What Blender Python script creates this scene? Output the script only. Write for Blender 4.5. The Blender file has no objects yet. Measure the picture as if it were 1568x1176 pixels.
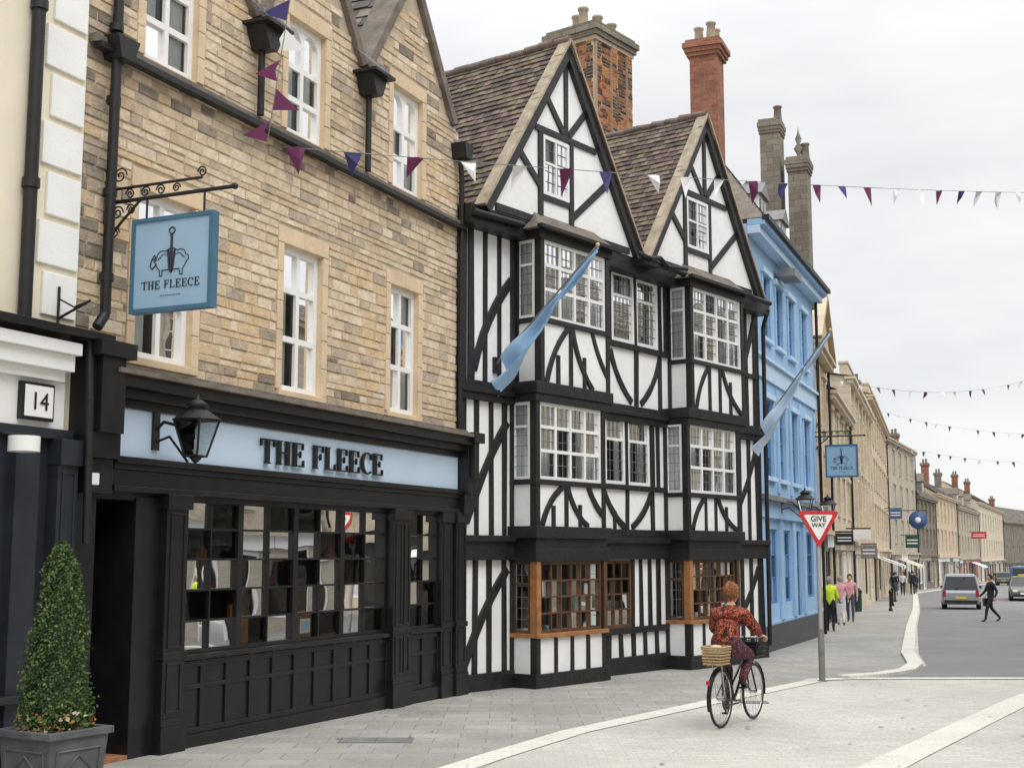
import bpy, bmesh, math, random
from mathutils import Vector, Matrix, noise as MN
R=random.Random(7)
scene=bpy.context.scene; COL=scene.collection
def gz(y): return -0.0105*max(0.0,y-14.0)
rad=math.radians
# ------------------------------------------------------------------ materials
def newmat(name):
    m=bpy.data.materials.new(name); m.use_nodes=True
    nt=m.node_tree; return m,nt,nt.nodes,nt.links,nt.nodes['Principled BSDF']
def N(nt,t,**k):
    n=nt.nodes.new(t)
    for a,b in k.items():
        if a in n.inputs.keys(): n.inputs[a].default_value=b
        else: setattr(n,a,b)
    return n
def c4(c,f=1.0): return (min(1,c[0]*f),min(1,c[1]*f),min(1,c[2]*f),1)
def noisy(name,c,rough=.7,amt=.18,scale=3.0,bump=.0,bscale=40,metal=0,spec=.4,c2=None,fine=.1):
    m,nt,n,l,p=newmat(name)
    tc=N(nt,'ShaderNodeTexCoord')
    a=N(nt,'ShaderNodeTexNoise',Scale=scale,Detail=4.0,Roughness=.6)
    l.new(tc.outputs['Object'],a.inputs['Vector'])
    r=N(nt,'ShaderNodeValToRGB'); r.color_ramp.elements[0].position=.3; r.color_ramp.elements[1].position=.7
    r.color_ramp.elements[0].color=c4(c2 if c2 else c,1-amt if not c2 else 1); r.color_ramp.elements[1].color=c4(c,1+amt if not c2 else 1)
    l.new(a.outputs['Fac'],r.inputs['Fac'])
    l.new(r.outputs['Color'],p.inputs['Base Color'])
    p.inputs['Roughness'].default_value=rough; p.inputs['Metallic'].default_value=metal
    p.inputs['Specular IOR Level'].default_value=spec
    if bump>0:
        b=N(nt,'ShaderNodeTexNoise',Scale=float(bscale),Detail=3.0)
        l.new(tc.outputs['Object'],b.inputs['Vector'])
        bp=N(nt,'ShaderNodeBump',Strength=bump,Distance=.02)
        l.new(b.outputs['Fac'],bp.inputs['Height']); l.new(bp.outputs['Normal'],p.inputs['Normal'])
    return m
def wallvec(nt,l,mode='wall',distort=.02,dscale=3.0):
    tc=N(nt,'ShaderNodeTexCoord'); s=N(nt,'ShaderNodeSeparateXYZ'); l.new(tc.outputs['Object'],s.inputs[0])
    cb=N(nt,'ShaderNodeCombineXYZ')
    if mode=='wall':
        ad=N(nt,'ShaderNodeMath',operation='ADD'); l.new(s.outputs[0],ad.inputs[0]); l.new(s.outputs[1],ad.inputs[1])
        l.new(ad.outputs[0],cb.inputs[0]); l.new(s.outputs[2],cb.inputs[1])
    else:
        l.new(s.outputs[0],cb.inputs[0]); l.new(s.outputs[1],cb.inputs[1])
    ns=N(nt,'ShaderNodeTexNoise',Scale=dscale,Detail=1.0); l.new(tc.outputs['Object'],ns.inputs['Vector'])
    sb=N(nt,'ShaderNodeVectorMath',operation='SUBTRACT'); l.new(ns.outputs['Color'],sb.inputs[0]); sb.inputs[1].default_value=(.5,.5,.5)
    sc=N(nt,'ShaderNodeVectorMath',operation='SCALE'); l.new(sb.outputs[0],sc.inputs[0]); sc.inputs['Scale'].default_value=distort*4
    av=N(nt,'ShaderNodeVectorMath',operation='ADD'); l.new(cb.outputs[0],av.inputs[0]); l.new(sc.outputs[0],av.inputs[1])
    return tc,av.outputs[0]
def mixc(nt,l,f,a,b,bt='MIX'):
    m=nt.nodes.new('ShaderNodeMix'); m.data_type='RGBA'; m.blend_type=bt
    for i,x in ((0,f),(6,a),(7,b)):
        if hasattr(x,'links') or hasattr(x,'is_output'): l.new(x,m.inputs[i])
        elif i==0: m.inputs[0].default_value=x
        else: m.inputs[i].default_value=x
    return m.outputs[2]
def masonry(name,c1,c2,mort,w,h,mode='wall',ms=.012,rough=.9,stain=(.25,.2,.15),samt=.5,distort=.012,bump=.5,sscale=.6,sr=(.5,.75)):
    m,nt,n,l,p=newmat(name)
    tc,vec=wallvec(nt,l,mode,distort)
    b=N(nt,'ShaderNodeTexBrick',Scale=1.0); b.inputs['Brick Width'].default_value=w; b.inputs['Row Height'].default_value=h
    b.inputs['Mortar Size'].default_value=ms; b.inputs['Mortar Smooth'].default_value=.3; b.inputs['Bias'].default_value=0
    b.inputs['Color1'].default_value=c4(c1); b.inputs['Color2'].default_value=c4(c2); b.inputs['Mortar'].default_value=c4(mort)
    l.new(vec,b.inputs['Vector']); colr=b.outputs['Color']; fac=b.outputs['Fac']
    ns=N(nt,'ShaderNodeTexNoise',Scale=sscale,Detail=5.0,Roughness=.65); l.new(tc.outputs['Object'],ns.inputs['Vector'])
    rp=N(nt,'ShaderNodeMapRange'); l.new(ns.outputs['Fac'],rp.inputs['Value']); rp.inputs['From Min'].default_value=sr[0]; rp.inputs['From Max'].default_value=sr[1]; rp.inputs['To Max'].default_value=samt
    colr=mixc(nt,l,rp.outputs[0],colr,c4(stain))
    n4=N(nt,'ShaderNodeTexNoise',Scale=25.0,Detail=3.0,Roughness=.7); l.new(tc.outputs['Object'],n4.inputs['Vector'])
    r4=N(nt,'ShaderNodeMapRange'); l.new(n4.outputs['Fac'],r4.inputs['Value']); r4.inputs['From Min'].default_value=.3; r4.inputs['From Max'].default_value=.7; r4.inputs['To Min'].default_value=.82; r4.inputs['To Max'].default_value=1.13
    colr=mixc(nt,l,1.0,colr,r4.outputs[0],'MULTIPLY')
    l.new(colr,p.inputs['Base Color']); p.inputs['Roughness'].default_value=rough; p.inputs['Specular IOR Level'].default_value=.25
    hm=N(nt,'ShaderNodeMath',operation='MULTIPLY_ADD'); l.new(fac,hm.inputs[0]); hm.inputs[1].default_value=-1.0; l.new(n4.outputs['Fac'],hm.inputs[2])
    bp=N(nt,'ShaderNodeBump',Strength=bump,Distance=.02); l.new(hm.outputs[0],bp.inputs['Height']); l.new(bp.outputs['Normal'],p.inputs['Normal'])
    return m
def glassmat(name,tint=(.9,.95,.95),ior=1.5,rough=.01):
    m,nt,n,l,p=newmat(name); n.remove(p)
    out=[x for x in n if x.type=='OUTPUT_MATERIAL'][0]
    t=N(nt,'ShaderNodeBsdfTransparent'); t.inputs[0].default_value=c4(tint)
    g=N(nt,'ShaderNodeBsdfGlossy',Roughness=rough); g.inputs[0].default_value=(1,1,1,1)
    f=N(nt,'ShaderNodeFresnel',IOR=ior); mx=N(nt,'ShaderNodeMixShader')
    tc=N(nt,'ShaderNodeTexCoord'); ns=N(nt,'ShaderNodeTexNoise',Scale=1.3,Detail=1.0); l.new(tc.outputs['Object'],ns.inputs['Vector'])
    bp=N(nt,'ShaderNodeBump',Strength=.08,Distance=.05); l.new(ns.outputs['Fac'],bp.inputs['Height']); l.new(bp.outputs['Normal'],g.inputs['Normal'])
    l.new(f.outputs[0],mx.inputs[0]); l.new(t.outputs[0],mx.inputs[1]); l.new(g.outputs[0],mx.inputs[2]); l.new(mx.outputs[0],out.inputs[0])
    return m
M={}
M['mortar']=noisy('lime_mortar',(.46,.38,.28),.95,.15,6,.4,40)
M['ashlar']=noisy('dressed_stone',(.64,.50,.34),.85,.14,2.5,.3,30)
M['verge']=noisy('verge_mortar',(.36,.30,.22),.9,.3,5,.4,25)
M['coping']=noisy('weathered_coping',(.17,.145,.12),.9,.3,4,.4,25)
M['cream']=noisy('cream_render',(.78,.71,.56),.8,.05,1.5,.1,60)
M['white_stone']=noisy('white_quoin_paint',(.82,.82,.80),.7,.05,2,.15,40)
M['plaster']=noisy('white_plaster',(.82,.82,.81),.75,.07,1.6,.4,9)
M['timber']=noisy('black_timber',(.012,.012,.013),.5,.4,6,.5,18,spec=.5)
M['black']=noisy('black_paint',(.011,.011,.012),.35,.3,5,.05,30,spec=.4)
M['navy']=noisy('navy_paint',(.02,.025,.033),.4,.2,4,.05,30)
M['iron']=noisy('black_iron',(.014,.014,.015),.5,.2,8)
M['fascia']=noisy('pale_blue_fascia',(.50,.63,.77),.5,.03,1.5)
M['signblue']=noisy('sign_blue',(.28,.43,.57),.5,.05,3)
M['signedge']=noisy('sign_frame_blue',(.05,.14,.22),.5,.1,3)
M['white']=noisy('white_paint',(.80,.80,.79),.45,.04,3)
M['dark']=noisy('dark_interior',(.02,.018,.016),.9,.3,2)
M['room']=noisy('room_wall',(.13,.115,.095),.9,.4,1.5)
M['curtain']=noisy('curtain',(.72,.71,.69),.9,.08,5)
M['oak']=noisy('oak_frame',(.33,.15,.055),.5,.3,6,.2,20)
M['oakd']=noisy('dark_oak_bars',(.10,.05,.025),.5,.3,6,.2,20)
M['glass']=glassmat('window_glass')
M['glassd']=glassmat('shop_glass',(.8,.85,.85),1.38)
M['gfar']=noisy('far_window_pane',(.05,.055,.06),.08,.5,.8,spec=.6)
M['gfar2']=noisy('far_window_blind',(.30,.29,.27),.15,.3,.8,spec=.6)
M['bluewall']=noisy('blue_render',(.31,.49,.71),.7,.10,.9,.15,20)
M['bluewin']=noisy('blue_joinery',(.09,.21,.42),.5,.05,3)
M['bluelight']=noisy('light_blue_trim',(.48,.65,.82),.6,.06,3)
M['brick2']=masonry('pink_brick',(.36,.16,.10),(.27,.10,.065),(.30,.21,.16),.3,.1,stain=(.12,.06,.045),samt=.6,ms=.008,sscale=1.5,sr=(.45,.7))
M['lead']=noisy('lead_sheet',(.20,.20,.20),.6,.25,3,.2,10)
M['bath']=masonry('far_limestone',(.66,.58,.45),(.58,.50,.38),(.46,.39,.3),.6,.28,ms=.006,stain=(.30,.25,.2),samt=.5)
M['bath3']=masonry('far_limestone_warm',(.64,.53,.39),(.56,.45,.32),(.42,.35,.26),.5,.22,ms=.006,stain=(.28,.22,.17),samt=.5)
M['bath2']=masonry('far_limestone_grey',(.50,.44,.35),(.42,.37,.29),(.33,.29,.22),.5,.22,ms=.006,stain=(.22,.19,.15),samt=.5)
M['darkstone']=masonry('soot_stone',(.27,.24,.19),(.19,.165,.13),(.15,.13,.10),.4,.2,ms=.01,stain=(.09,.08,.07),samt=.6)
T=[noisy('roof_tile_a',(.125,.09,.075),.9,.35,5,.4,30),noisy('roof_tile_b',(.18,.13,.11),.9,.3,5,.4,30),noisy('roof_tile_c',(.09,.07,.063),.9,.3,5,.4,30),noisy('roof_tile_moss',(.16,.14,.09),.95,.3,5,.4,30)]
S=[noisy('stone_slate_a',(.13,.115,.095),.9,.3,5,.4,20),noisy('stone_slate_b',(.18,.155,.125),.9,.3,5,.4,20),noisy('stone_slate_c',(.095,.085,.075),.9,.3,5,.4,20)]
ST=[noisy('rubble_%d'%i,c,.92,.16,7,.8,28,spec=.2) for i,c in enumerate(((.62,.505,.36),(.57,.455,.32),(.67,.56,.425),(.53,.415,.285),(.61,.46,.29),(.46,.385,.295)))]
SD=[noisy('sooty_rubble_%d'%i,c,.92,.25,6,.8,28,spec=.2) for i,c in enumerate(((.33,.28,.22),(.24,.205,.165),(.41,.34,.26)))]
BK=[noisy('brick_%d'%i,c,.9,.2,9,.5,40,spec=.2) for i,c in enumerate(((.42,.17,.065),(.31,.115,.05),(.38,.17,.10),(.22,.085,.045)))]
BD=[noisy('burnt_brick_%d'%i,c,.9,.3,9,.5,40,spec=.2) for i,c in enumerate(((.10,.055,.04),(.15,.08,.05),(.06,.045,.04)))]
# ------------------------------------------------------------------ geometry helper
def empty(name,loc=(0,0,0),rz=0.0):
    e=bpy.data.objects.new(name,None); COL.objects.link(e); e.location=loc; e.rotation_euler=(0,0,rz); e.empty_display_size=.3; return e
class G:
    """local frame: u along, v outward (local -Y), z up"""
    def __init__(s,name,parent=None,flip=True): s.name=name; s.par=parent; s.v=[]; s.f=[]; s.m=[]; s.mats=[]; s.flip=flip; s.sm=[]
    def mi(s,m):
        if m not in s.mats: s.mats.append(m)
        return s.mats.index(m)
    def add(s,vs,fs,m,smooth=False):
        o=len(s.v); s.v+= [tuple(x) for x in vs]; k=s.mi(m)
        for f in fs: s.f.append([o+i for i in f]); s.m.append(k); s.sm.append(smooth)
    def obox(s,F,a0,a1,b0,b1,z0,z1,m):
        ox,ov,dx,dv,nx,nv=F
        vs=[(ox+dx*a+nx*b,ov+dv*a+nv*b,z) for z in (z0,z1) for a,b in ((a0,b0),(a1,b0),(a1,b1),(a0,b1))]
        s.add(vs,[(0,1,2,3),(7,6,5,4),(0,4,5,1),(1,5,6,2),(2,6,7,3),(3,7,4,0)],m)
    def box(s,u0,u1,v0,v1,z0,z1,m): s.obox((0,0,1,0,0,1),u0,u1,v0,v1,z0,z1,m)
    def quad(s,pts,m): s.add(pts,[tuple(range(len(pts)))],m)
    def prism(s,poly,v0,v1,m):
        n=len(poly); vs=[(u,v0,z) for u,z in poly]+[(u,v1,z) for u,z in poly]
        s.add(vs,[tuple(range(n)),tuple(range(2*n-1,n-1,-1))]+[(i,(i+1)%n,n+(i+1)%n,n+i) for i in range(n)],m)
    def board(s,p,q,w,v0,v1,m,j=.0):
        dx,dz=q[0]-p[0],q[1]-p[1]; L=math.hypot(dx,dz) or 1; nx,nz=-dz/L*w/2,dx/L*w/2
        k=lambda:1+R.uniform(-j,j)
        a,b=k(),k()
        s.prism([(p[0]-nx*a,p[1]-nz*a),(q[0]-nx*b,q[1]-nz*b),(q[0]+nx*b,q[1]+nz*b),(p[0]+nx*a,p[1]+nz*a)],v0,v1,m)
    def arc(s,p,q,w,bulge,v0,v1,m,n=6):
        dx,dz=q[0]-p[0],q[1]-p[1]; L=math.hypot(dx,dz); nx,nz=-dz/L,dx/L
        pts=[]
        for i in range(n+1):
            t=i/n; b=4*bulge*t*(1-t); pts.append((p[0]+dx*t+nx*b,p[1]+dz*t+nz*b))
        A=[];B=[]
        for i,(x,z) in enumerate(pts):
            a=pts[max(0,i-1)]; c=pts[min(n,i+1)]; tx,tz=c[0]-a[0],c[1]-a[1]; l=math.hypot(tx,tz)
            ww=w*(1+R.uniform(-.1,.1))/2
            A.append((x-tz/l*ww,z+tx/l*ww)); B.append((x+tz/l*ww,z-tx/l*ww))
        vs=[(a[0],v0,a[1]) for a in A]+[(a[0],v0,a[1]) for a in B]+[(a[0],v1,a[1]) for a in A]+[(a[0],v1,a[1]) for a in B]
        k=n+1; fs=[(0,k,3*k,2*k),(n,2*k+n,3*k+n,k+n)]
        for i in range(n): fs+=[(2*k+i,2*k+i+1,3*k+i+1,3*k+i),(i,k+i,k+i+1,i+1),(i,i+1,2*k+i+1,2*k+i),(k+i,3*k+i,3*k+i+1,k+i+1)]
        s.add(vs,fs,m)
    def tube(s,p,q,r,m,n=8,r2=None,smooth=True):
        p=Vector(p);q=Vector(q); d=(q-p).normalized(); a=d.orthogonal().normalized(); b=d.cross(a); r2=r if r2 is None else r2
        vs=[p+a*math.cos(t)*r+b*math.sin(t)*r for t in [2*math.pi*i/n for i in range(n)]]+[q+a*math.cos(t)*r2+b*math.sin(t)*r2 for t in [2*math.pi*i/n for i in range(n)]]
        s.add(vs,[(i,(i+1)%n,n+(i+1)%n,n+i) for i in range(n)],m,smooth)
        s.add(vs,[tuple(range(n-1,-1,-1)),tuple(range(n,2*n))],m)
    def path(s,pts,r,m,n=6):
        for a,b in zip(pts[:-1],pts[1:]): s.tube(a,b,r,m,n)
    def ball(s,c,r,m,n=10,k=6,sc=(1,1,1)):
        vs=[];fs=[]
        for i in range(k+1):
            ph=math.pi*i/k
            for j in range(n):
                t=2*math.pi*j/n; vs.append((c[0]+r*sc[0]*math.sin(ph)*math.cos(t),c[1]+r*sc[1]*math.sin(ph)*math.sin(t),c[2]+r*sc[2]*math.cos(ph)))
        for i in range(k):
            for j in range(n): fs.append((i*n+j,i*n+(j+1)%n,(i+1)*n+(j+1)%n,(i+1)*n+j))
        s.add(vs,fs,m,True)
    def lathe(s,c,prof,m,n=14,axis='z',smooth=True):
        vs=[];fs=[]
        for r,h in prof:
            for j in range(n):
                t=2*math.pi*j/n; a,b=r*math.cos(t),r*math.sin(t)
                vs.append((c[0]+a,c[1]+b,c[2]+h) if axis=='z' else (c[0]+h,c[1]+a,c[2]+b))
        for i in range(len(prof)-1):
            for j in range(n): fs.append((i*n+j,i*n+(j+1)%n,(i+1)*n+(j+1)%n,(i+1)*n+j))
        s.add(vs,fs,m,smooth)
    def torus(s,c,Rr,r,m,ax,n=36,k=8):
        ax=Vector(ax).normalized(); a=ax.orthogonal().normalized(); b=ax.cross(a); vs=[];fs=[]
        for i in range(n):
            t=2*math.pi*i/n; d=a*math.cos(t)+b*math.sin(t)
            for j in range(k):
                p=2*math.pi*j/k; vs.append(Vector(c)+d*(Rr+r*math.cos(p))+ax*r*math.sin(p))
        for i in range(n):
            for j in range(k): fs.append((i*k+j,((i+1)%n)*k+j,((i+1)%n)*k+(j+1)%k,i*k+(j+1)%k))
        s.add(vs,fs,m,True)
    def topf(s,top,u):
        for (a,za),(b,zb) in zip(top[:-1],top[1:]):
            if a-1e-6<=u<=b+1e-6: return za+(zb-za)*((u-a)/(b-a) if b>a else 0)
        return top[-1][1]
    def wall(s,u0,u1,z0,top,holes,v,m,depth=.18,rm=None):
        if not isinstance(top,(list,tuple)): top=[(u0,top),(u1,top)]
        f=lambda u:s.topf(top,u)
        bs=sorted(set([u0,u1]+[a for a,_ in top if u0<a<u1]+[x for h in holes for x in h[:2] if u0<x<u1]))
        for a,b in zip(bs[:-1],bs[1:]):
            mid=(a+b)/2; z=z0
            for h in sorted([h for h in holes if h[0]<mid<h[1]],key=lambda h:h[2]):
                if h[2]>z: s.quad([(a,v,z),(b,v,z),(b,v,h[2]),(a,v,h[2])],m)
                z=h[3]
            s.quad([(a,v,z),(b,v,z),(b,v,f(b)),(a,v,f(a))],m)
        for a,b,c,d in holes:
            w=v-depth; r=rm or m
            s.quad([(a,v,c),(a,w,c),(a,w,d),(a,v,d)],r); s.quad([(b,v,c),(b,v,d),(b,w,d),(b,w,c)],r)
            s.quad([(a,v,c),(b,v,c),(b,w,c),(a,w,c)],r); s.quad([(a,v,d),(a,w,d),(b,w,d),(b,v,d)],r)
    def blocks(s,F,a0,a1,z0,z1,wr,hr,pick,gap=.007,prot=(.006,.022),holes=(),top=None,bev=.008):
        """individually laid stones/bricks standing proud of a mortar face"""
        ox,ov,dx,dv,nx,nv=F; z=z0
        while z<z1-.02:
            h=R.uniform(*hr); zt=min(z+h,z1); a=a0-R.uniform(0,wr[0])
            while a<a1:
                w_=R.uniform(*wr)*(1.25 if h<.1 else 1); b=a+w_
                x0,x1=max(a,a0),min(b,a1); a=b
                for (p,q,c,d) in holes:
                    if zt>c+.03 and z<d-.03:
                        if x0>=p-.02 and x1<=q+.02: x1=x0
                        elif x0<p and x1>p: x1=p
                        elif x0<q and x1>q: x0=q
                if x1-x0<.045: continue
                if top and min(s.topf(top,x0),s.topf(top,x1))<zt-.04: continue
                pr=R.uniform(*prot); g_=gap*R.uniform(.6,1.3); e=bev*R.uniform(.7,1.4)
                jit=lambda:R.uniform(-.4,.4)*gap
                A=[(x0+g_+jit(),z+g_+jit()),(x1-g_+jit(),z+g_+jit()),(x1-g_+jit(),zt-g_+jit()),(x0+g_+jit(),zt-g_+jit())]
                ins=[(e,e),(-e,e),(-e,-e),(e,-e)]
                P=lambda q,b_:(ox+dx*q[0]+nx*b_,ov+dv*q[0]+nv*b_,q[1])
                vs=[P(q,-.002) for q in A]+[P((q[0]+i[0],q[1]+i[1]),pr+R.uniform(-.5,.5)*prot[0]) for q,i in zip(A,ins)]
                s.add(vs,[(4,5,6,7),(0,1,5,4),(1,2,6,5),(2,3,7,6),(3,0,4,7)],pick((x0+x1)/2,(z+zt)/2))
            z=zt
    def roof(s,A,B,C,D,ms,ch=.16,tw=.2,th=.03):
        A,B,C,D=map(Vector,(A,B,C,D)); n=max(2,int((D-A).length/ch)); L=(B-A).length; k=max(2,int(L/tw))
        nm=(B-A).cross(D-A).normalized()
        if nm.z<0: nm=-nm
        s.quad([A-nm*.01,B-nm*.01,C-nm*.01,D-nm*.01],ms[0])
        for i in range(n):
            t0=i/n;t1=min(1,(i+1.15)/n); off=(.5 if i%2 else 0)
            for j in range(-1,k):
                a0=max(0,(j+off)/k); a1=min(1,(j+1+off)/k)
                if a1-a0<.05/k: continue
                g=.006/L; P=lambda a,t:(A.lerp(B,a)).lerp(D.lerp(C,a),t)
                h=th*R.uniform(.7,1.35); dt=R.uniform(-.07,.07)/n
                p0=P(a0+g,max(0,t0+dt)); p1=P(a1-g,max(0,t0+dt)); p2=P(a1-g,t1); p3=P(a0+g,t1)
                q0=p0+nm*h; q1=p1+nm*h; q2=p2+nm*.004; q3=p3+nm*.004
                s.add([p0,p1,q0,q1,q2,q3],[(2,3,4,5),(0,1,3,2),(0,2,5),(1,4,3)],R.choice(ms))
    def done(s,bevel=0,wn=False):
        if not s.v: return None
        me=bpy.data.meshes.new(s.name)
        me.from_pydata([(x,-y,z) if s.flip else (x,y,z) for x,y,z in s.v],[],s.f)
        for m in s.mats: me.materials.append(m)
        me.polygons.foreach_set('material_index',s.m); me.polygons.foreach_set('use_smooth',s.sm)
        bm=bmesh.new(); bm.from_mesh(me); bmesh.ops.recalc_face_normals(bm,faces=bm.faces); bm.to_mesh(me); bm.free()
        o=bpy.data.objects.new(s.name,me); COL.objects.link(o)
        if s.par: o.parent=s.par
        if bevel:
            b=o.modifiers.new('bevel','BEVEL'); b.width=bevel; b.segments=2; b.limit_method='ANGLE'; b.angle_limit=rad(50)
        return o
FRONT=lambda v:(0,v,1,0,0,1)
def win(gf,gg,gi,F,a0,a1,z0,z1,cols,rows,mf,fr=.05,bar=.028,th=.05,top=None,lead=0,curt=1,depth=.7,room=None,glass=None,coff=.09,cw=.3):
    """frame front at b=0 of F"""
    gf.obox(F,a0,a1,-th,0,z1-fr,z1,mf); gf.obox(F,a0,a1,-th,0,z0,z0+fr,mf)
    gf.obox(F,a0,a0+fr,-th,-.002,z0+fr,z1-fr,mf); gf.obox(F,a1-fr,a1,-th,-.002,z0+fr,z1-fr,mf)
    w=(a1-a0-2*fr)
    for i in range(1,cols):
        x=a0+fr+w*i/cols; gf.obox(F,x-bar/2,x+bar/2,-th+.01,-.004,z0+fr,z1-fr,mf)
    h=z1-z0-2*fr
    zs=[z0+fr+h*i/rows for i in range(1,rows)] if top is None else [z0+fr+h*t for t in top]
    for z in zs: gf.obox(F,a0+fr,a1-fr,-th+.01,-.007,z-bar/2,z+bar/2,mf)
    if lead:
        nx=max(2,int(w/.13)); nz=int(h/.17)
        for i in range(1,nx): x=a0+fr+w*i/nx; gf.obox(F,x-.004,x+.004,-th+.018,-th+.03,z0+fr,z1-fr,M['lead'])
        for i in range(1,nz): z=z0+fr+h*i/nz; gf.obox(F,a0+fr,a1-fr,-th+.017,-th+.031,z-.004,z+.004,M['lead'])
    ox,ov,dx,dv,nx_,nv_=F
    P=lambda a,b,z:(ox+dx*a+nx_*b,ov+dv*a+nv_*b,z)
    b=-th+.015
    # each pane slightly out of true, as old glazing is
    xs=[a0+fr+w*i/cols for i in range(cols+1)]; zz=[z0+fr]+zs+[z1-fr]
    for i in range(cols):
        for j in range(len(zz)-1):
            t1,t2=R.uniform(-.004,.004),R.uniform(-.004,.004)
            gg.quad([P(xs[i],b-.004+t1,zz[j]),P(xs[i+1],b-.004-t1,zz[j]),P(xs[i+1],b-.004+t2,zz[j+1]),P(xs[i],b-.004+2*t1+t2,zz[j+1])],glass or M['glass'])
    if depth:
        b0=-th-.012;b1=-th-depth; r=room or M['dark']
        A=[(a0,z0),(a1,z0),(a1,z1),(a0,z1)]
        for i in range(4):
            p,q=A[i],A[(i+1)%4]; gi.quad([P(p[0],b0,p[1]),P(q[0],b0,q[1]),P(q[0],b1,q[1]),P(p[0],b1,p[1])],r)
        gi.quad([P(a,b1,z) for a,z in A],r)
    if curt:
        spans=[(a0+fr,a0+fr+w*cw),(a1-fr-w*cw,a1-fr)] if curt==1 else [(a0+.01,a1-.01)]
        for s0,s1 in spans:
            n=max(8,int((s1-s0)/.03)); bb=-th-coff
            vs=[]; ph=R.uniform(0,6)
            for i in range(n+1):
                x=s0+(s1-s0)*i/n; o=.018*math.sin(i*1.9+ph)+.008*math.sin(i*.7)
                vs+=[P(x,bb+o,z0+.02),P(x,bb+o*1.1,z1-.02)]
            gi.add(vs,[(2*i,2*i+2,2*i+3,2*i+1) for i in range(n)],M['curtain'],True)
# ---------------------------------------------------------------- serif glyphs
def glyph(ch):
    st=lambda x:[[(x,0),(x+.2,0),(x+.2,1),(x,1)],[(x-.07,0),(x+.27,0),(x+.27,.05),(x-.07,.05)],[(x-.07,.95),(x+.27,.95),(x+.27,1),(x-.07,1)]]
    r=lambda a,b,c,d:[(a,c),(b,c),(b,d),(a,d)]
    if ch=='T': return st(.33)+[r(.02,.84,.93,1),r(.02,.07,.7,1),r(.79,.84,.7,1)],.88
    if ch=='H': return st(.09)+st(.62)+[r(.25,.66,.47,.54)],.93
    if ch=='E': return st(.09)+[r(.1,.7,.94,1),r(.65,.7,.72,1),r(.25,.52,.48,.55),r(.49,.54,.38,.65),r(.1,.74,0,.06),r(.69,.74,0,.28)],.82
    if ch=='F': return st(.09)+[r(.1,.7,.94,1),r(.65,.7,.72,1),r(.25,.52,.48,.55),r(.49,.54,.38,.65)],.77
    if ch=='L': return st(.09)+[r(.1,.72,0,.06),r(.67,.72,0,.28)],.78
    if ch=='C':
        out=[]; n=14
        for i in range(n):
            a=rad(50+260*i/n); b=rad(50+260*(i+1)/n)
            def ri(t): return .30+.18*(1-max(0,-math.cos(t)))
            out.append([(.46+.44*math.cos(a),.5+.51*math.sin(a)),(.46+.44*math.cos(b),.5+.51*math.sin(b)),(.46+ri(b)*.9*math.cos(b),.5+ (ri(b) if ri(b)<.4 else .44)*math.sin(b)),(.46+ri(a)*.9*math.cos(a),.5+(ri(a) if ri(a)<.4 else .44)*math.sin(a))])
        out.append(r(.72,.77,.66,.95)); return out,.86
    return [],.4
def serif(g,text,a0,a1,z0,h,F,b0,b1,m):
    tot=sum(glyph(c)[1] for c in text)+.06*len(text); sx=(a1-a0)/tot; x=a0
    ox,ov,dx,dv,nx,nv=F
    for c in text:
        polys,w=glyph(c)
        for k,p in enumerate(polys):
            n=len(p); bb=b1+.0007*k
            P=lambda q,b:(ox+dx*(x+q[0]*sx)+nx*b,ov+dv*(x+q[0]*sx)+nv*b,z0+q[1]*h)
            vs=[P(q,b0) for q in p]+[P(q,bb) for q in p]
            g.add(vs,[tuple(range(n)),tuple(range(2*n-1,n-1,-1))]+[(i,(i+1)%n,n+(i+1)%n,n+i) for i in range(n)],m)
        x+=(w+.06)*sx
# =================================================================== FLEECE INN (stone)
KX,KY=-.89,20.93
fl=empty('stone_pub_building',(KX,KY,0),rad(90-24.2))
w=G('walls',fl); tr=G('stone_trim',fl); wf=G('window_frames',fl); wg=G('window_glass',fl); wi=G('interiors',fl)
topw=[(-7.76,-6.84,7.56,9.12),(-4.98,-4.08,7.56,9.12),(-2.2,-1.28,7.56,9.12)]
midw=[(-7.76,-6.79,4.2,6.05),(-4.98,-4.06,4.16,6.05),(-2.21,-1.35,4.16,6.05)]
gab=[(-8.66,8.55),(-7.2,10.95),(-5.75,8.75),(-5.68,8.75),(-4.45,11.0),(-3.15,9.02),(-3.05,9.02),(-1.67,11.05),(-.25,9.05),(0,9.0)]
w.wall(-8.66,0,3.6,gab,topw+midw,0,M['mortar'],.2,M['ashlar'])
w.quad([(0,0,-.6),(0,-8,-.6),(0,-8,9),(0,0,9)],M['mortar']); w.quad([(-8.66,0,-.6),(-8.66,-8,-.6),(-8.66,-8,9),(-8.66,0,9)],M['mortar'])
w.quad([(-8.66,-8,-.6),(0,-8,-.6),(0,-8,9),(-8.66,-8,9)],M['mortar'])
hx=[(a-.13,b+.13,c-.09,d+.22) for a,b,c,d in midw+topw]
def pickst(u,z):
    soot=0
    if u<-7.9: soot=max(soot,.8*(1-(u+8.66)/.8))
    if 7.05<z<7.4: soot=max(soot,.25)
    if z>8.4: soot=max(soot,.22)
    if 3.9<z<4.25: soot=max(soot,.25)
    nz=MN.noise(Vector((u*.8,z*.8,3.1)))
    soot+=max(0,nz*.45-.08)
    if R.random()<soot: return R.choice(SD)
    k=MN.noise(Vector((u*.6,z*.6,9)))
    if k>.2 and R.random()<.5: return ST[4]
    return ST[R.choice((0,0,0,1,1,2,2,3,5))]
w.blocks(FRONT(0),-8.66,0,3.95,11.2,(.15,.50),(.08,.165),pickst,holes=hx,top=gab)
w.blocks((0,0,0,-1,1,0),0,1.2,3.95,9.0,(.15,.45),(.08,.16),lambda u,z:R.choice(ST))
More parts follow.
